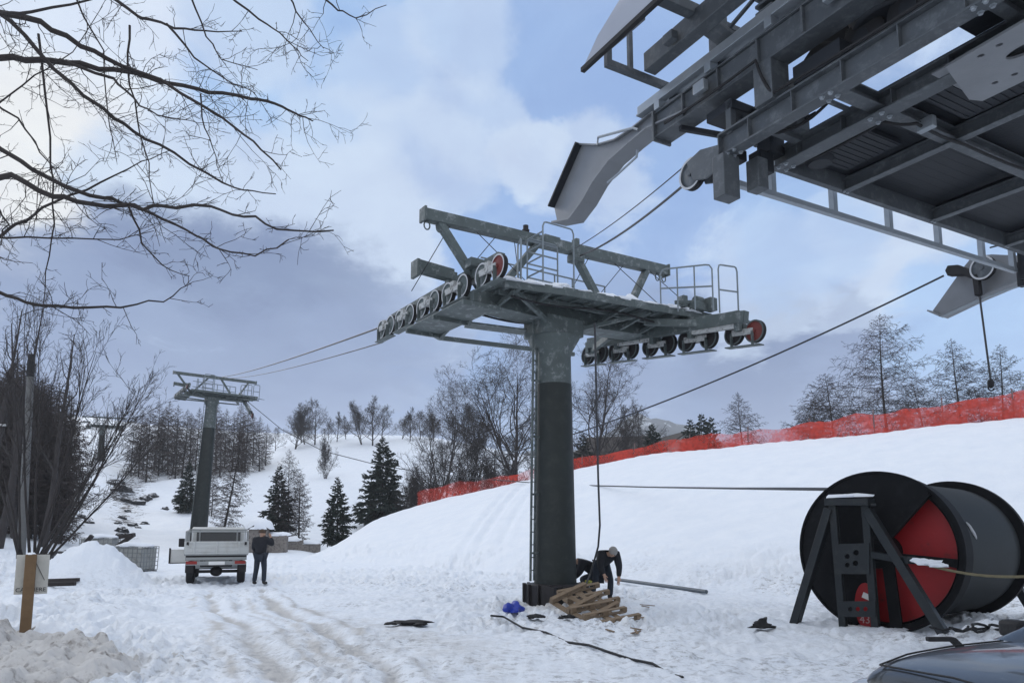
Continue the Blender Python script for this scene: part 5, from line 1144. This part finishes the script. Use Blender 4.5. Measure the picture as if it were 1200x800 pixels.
for x in (-.9, .9): b = MB(); b.box((x, -.035, 1.34), (.07, .03, .1)); b.beam((x, -.05, 1.38), (x * .97, -.05, 1.28), .02, .02); b.build('latch', plinth_m, trk)
for x in (-.98, .98):
    b = MB(); b.box((x, .95, 1.2), (.05, 1.85, .42));
    for z in (1.1, 1.22, 1.34): b.box((x * 1.015, .95, z), (.02, 1.8, .03))
    b.build('side_board', tw_m, trk, bevel=.008)
b = MB()
for x in (-.96, -.62, .62, .96): b.beam((x, 1.8, 1.0), (x, 1.8, 1.80), .05, .05)
for z in (1.80,): b.beam((-.98, 1.8, z), (.98, 1.8, z), .05, .05)
for x in (-.96, .96):
    b.beam((x, 1.8, 1.78), (x, .04, 1.72), .05, .05); b.beam((x, .05, 1.4), (x, .05, 1.74), .05, .05); b.beam((x, .5, 1.4), (x, .5, 1.75), .03, .03); b.beam((x, 1.35, 1.4), (x, 1.35, 1.77), .03, .03); b.beam((x, .95, 1.4), (x, .95, 1.76), .04, .04); b.beam((x, 1.7, 1.78), (x * .98, 1.1, 1.42), .035, .035)
b.beam((-.96, .05, 1.73), (.96, .05, 1.73), .04, .04)
b.build('stake_rack', tg_m, trk, bevel=.006)
b = MB()      # cab
prof = [(1.95, .55), (1.95, 1.2), (2.04, 1.80), (2.2, 1.90), (3.0, 1.90), (3.14, 1.82), (3.62, 1.14), (4.55, 1.02), (4.75, .9), (4.78, .5), (4.1, .45), (2.5, .42)]
b.prism([(-.90, y, z) for y, z in prof], (1.80, 0, 0)); b.build('cab', tw_m, trk, bevel=.06)
b = MB(); b.box((0, 1.975, 1.55), (1.46, .04, .40), Matrix.Rotation(R(-10), 3, 'X')); b.build('rear_window', glass_m, trk, bevel=.02)
for x in (-.905, .905): b = MB(); b.prism([(x, 2.15, 1.18), (x, 2.22, 1.78), (x, 3.0, 1.78), (x, 3.45, 1.18)], (.012 * (1 if x > 0 else -1), 0, 0)); b.build('side_window', glass_m, trk)
b = MB(); b.beam((-.45, .1, .78), (-.45, 4.3, .72), .1, .16); b.beam((.45, .1, .78), (.45, 4.3, .72), .1, .16); b.box((0, .1, .9), (1.9, .1, .1)); b.beam((-.7, .65, .4), (.7, .65, .4), .1, .1); b.lump((0, .65, .4), (.2, .2, .17), 2, 8, .05, -1); b.beam((-.7, 3.6, .4), (.7, 3.6, .4), .1, .1); b.box((0, .75, .62), (1.0, 1.2, .1)); b.build('chassis', plinth_m, trk)
b = MB(); b.box((0, -.1, .70), (1.86, .1, .13)); b.box((0, -.06, .84), (1.9, .04, .10)); b.build('bumper', tg_m, trk, bevel=.01)
plt = MB(); plt.box((.02, -.16, .7), (.5, .012, .11)); plt.build('number_plate', white_m, trk)
for x in (-.75, .75): b = MB(); b.box((x, -.155, .72), (.34, .02, .1)); b.build('tail_lamp', lamp_m, trk, bevel=.006)
for (x, y) in ((-.8, .65), (.8, .65), (-.8, 3.6), (.8, 3.6)):
    m_ = MB(); m_.lathe([(.15, -.12), (.31, -.13), (.37, -.09), (.385, 0), (.37, .09), (.31, .13), (.15, .12)], (0, 0, 0), (1, 0, 0), 24); m_.lathe([(0, -.06), (.22, -.1), (.22, .1), (0, .06)], (0, 0, 0), (1, 0, 0), 16, mi=1); o = m_.build('wheel', [tyre_m, tg_m], trk); o.location = (x, y, .38)
b = MB(); b.box((-.80, .65, .85), (.3, .9, .04)); b.box((.8, .65, .85), (.3, .9, .04)); b.box((-.82, .17, .55), (.26, .02, .34)); b.box((.82, .17, .55), (.26, .02, .34)); b.build('mudguard', plinth_m, trk)
b = MB(); b.beam((-.9, 3.1, 1.3), (-1.2, 3.02, 1.36), .03, .03); b.box((-1.27, 3.0, 1.34), (.2, .07, .3)); b.build('mirror', plinth_m, trk, bevel=.02)
b = MB(); b.prism([(-.90, 3.08, .62), (-1.62, 2.82, .62), (-1.62, 2.82, 1.10), (-.90, 3.08, 1.10)], (.02, .06, 0)); b.beam((-1.63, 2.82, .6), (-1.63, 2.82, 1.15), .06, .06, (0, 1, 0), 1); b.beam((-.9, 3.06, .61), (-1.62, 2.80, .61), .03, .03, mi=1); b.build('door', [white_m, plinth_m], trk)
# ================================================================ PEOPLE
cloth_m = mat('dark_jacket', (.012, .013, .018), .85, 0, .3, 9, .3, 30); jean_m = mat('dark_trousers', (.018, .024, .036), .85, 0, .3, 9); skin_m = mat('skin', (.42, .26, .19), .6, 0, .1); hair_m = mat('grey_hair', (.26, .25, .24), .8); hairb_m = mat('brown_hair', (.07, .045, .03), .8); boot_m = mat('work_boots', (.015, .013, .012), .7)
def skinmesh(name, verts, edges, m, parent, root=0, lv=2):
    bm = bmesh.new(); sk = bm.verts.layers.skin.verify(); vs = []
    for i, (p, r) in enumerate(verts):
        v = bm.verts.new(p); v[sk].radius = (r, r) if not isinstance(r, tuple) else r; v[sk].use_root = i == root; vs.append(v)
    for a, e in edges: bm.edges.new((vs[a], vs[e]))
    me = bpy.data.meshes.new(name); bm.to_mesh(me); bm.free(); me.materials.append(m); o = bpy.data.objects.new(name, me); COL.objects.link(o); o.parent = parent
    o.modifiers.new('skin', 'SKIN').use_smooth_shade = True; s = o.modifiers.new('sub', 'SUBSURF'); s.levels = s.render_levels = lv
    return o
def person(label, loc, rz, J, hair, group=None):
    t = thing('person', label, 'person', loc, rz, group)
    g = {k: V(*v) for k, v in J.items()}
    names = ['pelvis', 'waist', 'chest', 'neck', 'jaw', 'head', 'crown']; rad = dict(pelvis=.13, waist=.125, chest=.14, neck=.058, jaw=.078, head=.098, crown=.06)
    vs = [(g[n], rad[n]) for n in names]; es = [(i, i + 1) for i in range(6)]
    fw = (g['head'] - g['neck']).cross(g['shl'] - g['shr']).normalized() * -1 if 'face' not in g else g['face'].normalized()
    hd = (g['crown'] - g['neck']).normalized()
    vs.append((g['head'] - hd * .02 + fw * .115, .018)); es.append((5, 7))       # nose
    side = fw.cross(hd).normalized()
    for s_ in (-1, 1): vs.append((g['head'] + side * s_ * .105 - hd * .02, .022)); es.append((5, len(vs) - 1))      # ears
    for s_ in ('l', 'r'):
        i0 = len(vs); el, wr, sh = g['el' + s_], g['wr' + s_], g['sh' + s_]
        vs += [(sh, .055), (el, .045), (wr, .036)]; es += [(2, i0), (i0, i0 + 1), (i0 + 1, i0 + 2)]
        d = (wr - el).normalized(); pa = wr + d * .075; vs.append((pa, (.042, .02))); es.append((i0 + 2, i0 + 3))
        cr_ = d.cross(V(.3, .9, .2)).normalized()
        for k, L in enumerate((.075, .088, .082, .065)):
            f0 = pa + d * .02 + cr_ * (-.03 + .02 * k); j = len(vs); vs += [(f0 + d * L * .5, .0095), (f0 + d * L + V(0, 0, -.015), .008)]; es += [(i0 + 3, j), (j, j + 1)]
        j = len(vs); vs += [(wr + d * .05 - cr_ * .05, .011), (wr + d * .095 - cr_ * .062, .009)]; es += [(i0 + 2, j), (j, j + 1)]
        i1 = len(vs); hp, kn_, an, to = g['hp' + s_], g['kn' + s_], g['an' + s_], g['to' + s_]
        vs += [(hp, .085), (kn_, .055), (an, .038), (to, .03)]; es += [(0, i1), (i1, i1 + 1), (i1 + 1, i1 + 2), (i1 + 2, i1 + 3)]
    skinmesh('body', vs, es, skin_m, t)
    jv = [(g['pelvis'], .19), (g['waist'], .185), (g['chest'], .235), (g['chest'].lerp(g['neck'], .85), .10)]; je = [(0, 1), (1, 2), (2, 3)]
    for s_ in ('l', 'r'):
        i0 = len(jv); jv += [(g['sh' + s_], .135), (g['el' + s_], .085), (g['el' + s_].lerp(g['wr' + s_], .98), .062)]; je += [(2, i0), (i0, i0 + 1), (i0 + 1, i0 + 2)]
    skinmesh('jacket', jv, je, cloth_m, t)
    tv = [(g['pelvis'] + V(0, 0, -.02), .165)]; te = []
    for s_ in ('l', 'r'):
        i0 = len(tv); tv += [(g['hp' + s_], .122), (g['kn' + s_], .085), (g['an' + s_] + V(0, 0, -.01), .078)]; te += [(0, i0), (i0, i0 + 1), (i0 + 1, i0 + 2)]
    skinmesh('trousers', tv, te, jean_m, t)
    for s_ in ('l', 'r'): skinmesh('boot', [(g['an' + s_] + V(0, 0, .06), .066), (g['an' + s_] + V(0, 0, -.03), .062), (g['to' + s_], .052)], [(0, 1), (1, 2)], boot_m, t)
    c_ = g['head'].lerp(g['crown'], .35) - fw * .022; b = MB(); b.lump((0, 0, 0), (.112, .118, .115), 3, 10, .06, -.15); o = b.build('hair', hair, t); o.location = c_; o.rotation_euler = hd.to_track_quat('Z', 'Y').to_euler()
    b = MB()
    for s_ in (-1, 1): b.lump(g['head'] + fw * .09 + side * s_ * .036 + hd * .012, (.012, .012, .009), 1, 6, 0, -1)
    b.build('eyes', rubber_m, t); b = MB(); b.lump(g['jaw'] + fw * .082 + hd * .01, (.026, .012, .007), 1, 6, 0, -1); b.build('mouth', lamp_m, t)
    return t
# man by the truck, back towards us, hand raised to his head
sm_ = on(304, 685)
person('person in a dark jacket standing right of the truck with one hand at the head', sm_, R(-8), dict(pelvis=(0, 0, .95), waist=(0, .0, 1.1), chest=(0, -.01, 1.33), neck=(.01, 0, 1.5), jaw=(.02, .03, 1.57), head=(.025, .03, 1.645), crown=(.03, .025, 1.735), face=(.3, 1, -.1),
    shl=(-.2, 0, 1.43), shr=(.2, 0, 1.43), ell=(-.27, .06, 1.15), wrl=(-.2, .24, 1.02), elr=(.36, .12, 1.28), wrr=(.22, .20, 1.52), hpl=(-.1, 0, .9), hpr=(.1, 0, .9), knl=(-.14, .02, .5), knr=(.13, .03, .5), anl=(-.19, 0, .09), anr=(.15, -.02, .09), tol=(-.21, .16, .05), tor=(.18, .15, .05)), hairb_m)
# worker bending forward with hands low, seen from behind/left
w1 = on(713, 692); w1 = V(w1.x, 19.2, 0); w1.x = (708 - 600) / F * 19.2; w1.z = H(w1.x, w1.y)
person('person in dark work clothes bending over the pallets with grey hair and straight arm', w1 , R(180), dict(pelvis=(.08, -.12, .92), waist=(.06, .06, 1.02), chest=(-.02, .28, 1.12), neck=(-.09, .42, 1.16), jaw=(-.10, .49, 1.15), head=(-.12, .55, 1.19), crown=(-.14, .60, 1.25), face=(0, .7, -.8),
    shl=(-.24, .30, 1.12), shr=(.14, .34, 1.14), ell=(-.30, .36, .83), wrl=(-.27, .42, .58), elr=(.18, .42, .86), wrr=(.10, .50, .64), hpl=(-.03, -.12, .86), hpr=(.19, -.1, .86), knl=(-.12, .06, .48), knr=(.27, .04, .47), anl=(-.10, -.02, .09), anr=(.36, -.08, .09), tol=(-.12, .14, .05), tor=(.37, .08, .05)), hair_m)
w2 = V((688 - 600) / F * 19.6, 19.6, 0); w2.z = H(w2.x, w2.y)
person('person in black crouched low behind the near tower foot, back bent, mostly hidden', w2, R(95), dict(pelvis=(0, -.25, .62), waist=(0, -.1, .78), chest=(0, .14, .93), neck=(0, .3, .95), jaw=(0, .37, .92), head=(0, .43, .94), crown=(0, .50, .98), face=(0, .6, -.9),
    shl=(-.2, .16, .9), shr=(.2, .16, .9), ell=(-.26, .3, .64), wrl=(-.16, .46, .5), elr=(.26, .3, .64), wrr=(.16, .46, .5), hpl=(-.12, -.22, .56), hpr=(.12, -.22, .56), knl=(-.2, .18, .55), knr=(.2, .16, .5), anl=(-.16, -.1, .12), anr=(.16, -.14, .12), tol=(-.17, .06, .06), tor=(.17, .03, .06)), hairb_m)
p = V((687 - 600) / F * 18.9, 18.9, 0); p.z = H(p.x, p.y); hv_m = mat('yellow_tool', (.30, .30, .06), .5)
p.z -= .25
tool = thing('tool', 'yellow and grey tool standing against the right side of the tower foot', 'tool', p)
b = MB(); b.tube([(0, 0, 0), (.02, 0, .75)], .035, 8); b.build('handle', galv_m, tool); b = MB(); b.lump((.02, 0, .76), (.08, .05, .06), 4, 8, .3, -1); b.build('head', hv_m, tool)
# ================================================================ BUILDINGS
stone_m = mat('hut_masonry', (.20, .18, .165), .9, 0, .35, 1.5, .4, 8, col2=(.10, .09, .085), c2lo=.5, c2hi=.6); wall_m = mat('chalet_timber', (.05, .042, .038), .9, 0, .3, 2); wallp_m = mat('chalet_plaster', (.34, .33, .32), .9, 0, .15, 2)
hp = at(308, 642, 58); hz_ = H(hp.x, hp.y)
hut = thing('stone_hut', 'small stone hut with a thick snowy roof between the truck and the trees', 'hut', (hp.x, hp.y, hz_), R(10)); hut.scale = (.72, .72, .70)
b = MB(); b.box((-.5, .5, 1.0), (1.9, 1.8, 3.2)); b.box((1.4, .8, .7), (2.0, 1.5, 2.4)); b.build('wall', stone_m, hut, bevel=.05)
b = MB(); b.prism([(-1.6, -.7, 2.55), (-.4, -.7, 3.3), (.7, -.7, 2.55)], (0, 2.4, 0)); b.build('roof', barkd_m, hut); b = MB(); b.lump((-.45, .5, 2.75), (1.45, 1.4, 1.0), 6, 12, .12, -.2); b.lump((1.5, .8, 1.9), (1.2, .9, .4), 4, 10, .15, -.2); b.build('snow_cap', snow_m, hut)
b = MB(); b.box((-.5, -.42, .7), (.8, .06, 1.7)); b.build('door', barkd_m, hut)
b = MB()
wl = at(340, 640, 62); wz = H(wl.x, wl.y)
rw = thing('stone_wall', 'low broken stone wall with snow on it, right of the hut', 'wall', (wl.x, wl.y, wz)); b.prism([(-1.2, 0, -.3), (3.2, 0, -.3), (3.2, 0, .7), (1.6, 0, 1.2), (.6, 0, .9), (-1.2, 0, 1.3)], (0, .5, 0)); b.build('masonry', stone_m, rw, bevel=.04); rw.scale = (.75, .8, .72)
b = MB(); b.lump((0, .25, 1.0), (1.2, .5, .5), 3, 8, .3, -.1); b.lump((2.2, .25, .7), (1.2, .5, .5), 7, 8, .3, -.1); b.build('snow_cap', snow_m, rw)
def chalet(px, py, d, w, l, h, rz, label, wm):
    p = at(px, py, d); t = thing('chalet', label, 'house', (p.x, p.y, H(p.x, p.y)), R(rz)); hb = p.z - H(p.x, p.y)
    b = MB(); b.box((0, 0, hb / 2 - .3), (w, l, hb + .6)); b.prism([(-w / 2, -l / 2, hb), (w / 2, -l / 2, hb), (0, -l / 2, hb + h)], (0, l, 0)); b.build('wall', wm, t)
    for s_ in (-1, 1):
        b = MB(); b.prism([(s_ * (w / 2 + .7), -l / 2 - .8, hb - h * .28), (0, -l / 2 - .8, hb + h + .1), (0, -l / 2 - .8, hb + h + .35), (s_ * (w / 2 + .7), -l / 2 - .8, hb - h * .28 + .25)], (0, l + 1.6, 0)); b.build('roof', wall_m, t)
    for x in (-w * .25, w * .25): b = MB(); b.box((x, -l / 2 - .02, hb * .6), (.9, .06, 1.1)); b.build('window', glass_m, t)
    b = MB(); b.box((w * .2, l * .1, hb + h * .9), (.6, .6, 1.2)); b.build('chimney', stone_m, t)
chalet(727, 533, 118, 12, 9, 2.6, 78, 'long dark timber chalet with a low roof behind the net fence, beside the near tower', wall_m)
chalet(703, 533, 132, 8, 8, 2.4, 20, 'smaller dark chalet half hidden by the dark spruce next to the near tower', wall_m)
chalet(791, 526, 125, 7, 8, 2.2, 15, 'pale gabled chalet whose roof tip shows over the fence right of the pointed spruce', wallp_m)
# ================================================================ CAR at the lower right
car_m = mat('dark_grey_car_paint', (.012, .013, .014), .34, .1, .08, 1.2, spec=.5, coat=.6, col2=(.07, .072, .075), c2lo=.56, c2hi=.72, c2scale=5); trim_m = rubber_m
hl_m = mat('headlight_lens', (.45, .47, .50), .1, .3, .1, 6)
carp = V(2.46, 4.62, -.11)
car = thing('car', 'dark grey car at the lower right corner, only its bonnet and headlight in view', 'car', carp, R(14))
# local: x along the car (0 = nose, + = tail), y across
def sect(x, w, zlo, zs, zt, zc):      # half section: sill, side, shoulder, bonnet edge, middle
    return [(x, y, z) for y, z in ((-w * .9, zlo), (-w, zlo + (zs - zlo) * .45), (-w * .985, zs), (-w * .90, zt - .012), (-w * .62, zt + (zc - zt) * .5), (0, zc), (w * .62, zt + (zc - zt) * .5), (w * .90, zt - .012), (w * .985, zs), (w, zlo + (zs - zlo) * .45), (w * .9, zlo))]
secs = [sect(.0, .60, .42, .60, .66, .68), sect(.06, .70, .36, .68, .78, .80), sect(.2, .80, .32, .74, .87, .90), sect(.5, .86, .30, .80, .93, .965), sect(.9, .89, .30, .84, .965, 1.005), sect(1.35, .90, .30, .88, .985, 1.03), sect(1.5, .905, .3, .89, .99, 1.03), sect(2.6, .91, .3, .92, 1.0, 1.02), sect(3.9, .90, .32, .93, 1.0, 1.02), sect(4.35, .84, .4, .9, .96, .98), sect(4.45, .78, .45, .8, .85, .86)]
b = MB(); b.grid(secs); o = b.build('body', car_m, car, 35); sb = o.modifiers.new('sub', 'SUBSURF'); sb.levels = sb.render_levels = 2
gs = []
for x, w, z0, z1 in ((1.3, .80, .98, 1.02), (1.75, .78, .99, 1.28), (2.2, .70, 1.0, 1.52), (3.0, .69, 1.0, 1.58), (3.8, .68, 1.0, 1.52), (4.3, .72, .98, 1.1)): gs.append([(x, -w, z0), (x, -w * .93, z0 + (z1 - z0) * .6), (x, -w * .8, z1 - .03), (x, 0, z1), (x, w * .8, z1 - .03), (x, w * .93, z0 + (z1 - z0) * .6), (x, w, z0)])
b = MB(); b.grid(gs); o = b.build('greenhouse', glass_m, car, 35); sb = o.modifiers.new('sub', 'SUBSURF'); sb.levels = sb.render_levels = 2
b = MB()
def cp(x, f):     # point on the bonnet at station x, fraction f of the half width
    X_ = [s_[0][0] for s_ in secs]; w = np.interp(x, X_, [s_[9][1] for s_ in secs]); zt = np.interp(x, X_, [s_[7][2] for s_ in secs]); zc = np.interp(x, X_, [s_[5][2] for s_ in secs]); return V(x, w * f, zt + (zc - zt) * (1 - abs(f)))
for s_ in (-1, 1):
    b.tube([cp(x, .80 * s_) + V(0, 0, .004) for x in np.linspace(.22, 1.35, 14)], .007, 5)
b.tube([cp(.2 + .03 * f * f, f) + V(0, 0, .004) for f in np.linspace(-.8, .8, 13)], .007, 5); b.build('bonnet_seam', trim_m, car)
for s_ in (-1, 1):
    b = MB(); b.lump((.17, .66 * s_, .70), (.17, .15, .085), 2, 10, .05, -1); b.build('headlight', hl_m, car); 
    b = MB(); b.box((1.75, .98 * s_, 1.03), (.14, .2, .13)); b.build('mirror', trim_m, car, bevel=.03)
for x in (.85, 3.55):
    for s_ in (-1, 1): m_ = MB(); m_.lathe([(.18, -.1), (.28, -.11), (.335, -.07), (.335, .07), (.28, .11), (.18, .1)], (0, 0, 0), (0, 1, 0), 24); m_.lathe([(0, -.08), (.22, -.09), (.22, .09), (0, .08)], (0, 0, 0), (0, 1, 0), 14, mi=1); o = m_.build('wheel', [rubber_m, tg_m], car); o.location = (x, .80 * s_, .33)
b = MB(); b.tube([cp(1.42, .5) + V(0, 0, .02), cp(1.5, .0) + V(0, 0, .05), cp(1.6, -.4) + V(.1, 0, .12)], .012, 5); b.build('wiper', trim_m, car)
# hoses tangled in the snow behind the car
rr2 = random.Random(6)
for i, (px, py) in enumerate([(1122, 745), (1146, 746), (1162, 742)]):
    p = on(px, py); pts = []; a0 = rr2.uniform(0, 6)
    for k in range(14): pts.append(p + V(.05 * k - .3 + .09 * math.sin(k * 1.1 + a0), .12 * math.cos(k * .8 + a0), .05 + .07 * abs(math.sin(k * .7 + a0))))
    b = MB(); b.tube(pts, .02, 6); tag(b.build('hose', rubber_m), ['short black hose in the snow behind the car bonnet, left one', 'black hose looping in the snow behind the car bonnet', 'black hose in the snow next to the right edge, behind the car'][i], 'hose')
p = on(1108, 757); b = MB(); b.beam(p + V(-.25, 0, .1), p + V(.12, 0, .1), .1, .06); b.beam(p + V(.1, 0, .1), p + V(.22, 0, -.02), .1, .08); tag(b.build('bracket', rubber_m, bevel=.01), 'bent black bracket lying on the snow just above the car bonnet', 'bracket')
# ================================================================ DIRTY SNOW HEAP and rocks
dsn_m = mat('dirty_snow', (.56, .55, .54), .85, 0, .2, 3, .8, 9, col2=(.20, .18, .165), c2lo=.52, c2hi=.68, c2scale=5)
hx = gr(45, 795); X_, Y_ = np.meshgrid(np.linspace(-2.1, 1.25, 150), np.linspace(-1.3, 1.5, 130))
f_ = np.clip(1 - (X_ / (1.2 + .9 * (X_ < 0))) ** 2 - (Y_ / 1.35) ** 2, 0, None) ** .6
wx, wy = X_ + hx.x - .25, Y_ + hx.y + .2
Z_ = Hm(wx.ravel(), wy.ravel()).reshape(wx.shape) - .06 + f_ * (.20 + .45 * fbm(wx * 1.5, wy * 1.5, 3, 60) + .36 * np.abs(fbm(wx * 4, wy * 4, 4, 61, .6))) 
hpile = tag(fast_grid('snow_heap', wx, wy, Z_, dsn_m), 'dirty ploughed snow heap in the lower left corner', 'snow heap')
rock_m = mat('wet_rock', (.035, .035, .038), .8, 0, .4, 2, .5, 6, zsnow=.95)
for i, (px, py, d, s_) in enumerate([(78, 622, 44, 1.0), (88, 630, 41, .7), (60, 634, 40, .8), (144, 541, 118, 2.2), (150, 548, 112, 1.6), (163, 552, 112, 1.5), (172, 548, 116, 1.6), (180, 545, 118, 1.3), (135, 537, 122, 1.8), (146, 592, 74, 1.0), (148, 598, 70, .8), (141, 580, 82, .8), (145, 566, 92, .8), (158, 575, 84, .7), (165, 580, 80, .6), (172, 572, 88, .7), (152, 560, 98, .7), (108, 582, 76, .6), (98, 570, 84, .7), (195, 555, 104, .7)]):
    x = (px - 600) / F * d; b = MB(); b.lump((0, 0, 0), (s_ * .75, s_ * .55, s_ * .38), 300 + i, 9, .45, -1); o = b.build('rock', rock_m, None, 30); o.location = (x, d, z_of(py, d) if abs(z_of(py, d) - H(x, d)) < .6 else H(x, d) + .05); o.rotation_euler = (0, 0, i * 1.3)
    tag(o, 'dark wet rock showing through the snow in the gully above the tanks', 'rock', 'dark rocks in the gully')

# ================================================================ AIR
hm = bpy.data.materials.new('haze'); hm.use_nodes = True; hn = hm.node_tree; hn.nodes.clear(); pv = hn.nodes.new('ShaderNodeVolumePrincipled'); pv.inputs['Color'].default_value = (.96, .975, 1.0, 1); pv.inputs['Density'].default_value = .00028; pv.inputs['Anisotropy'].default_value = .1
ho = hn.nodes.new('ShaderNodeOutputMaterial'); hn.links.new(pv.outputs[0], ho.inputs['Volume'])
b = MB(); zt = float(max(mz.max(), gz[rows < 1700].max())) + 4; zb = float(min(gz.min(), mz.min())) - 1; b.box((200, 810, (zt + zb) / 2), (9600, 1760, zt - zb)); hz_o = b.build('haze', hm, None, 0); hz_o['kind'] = 'stuff'
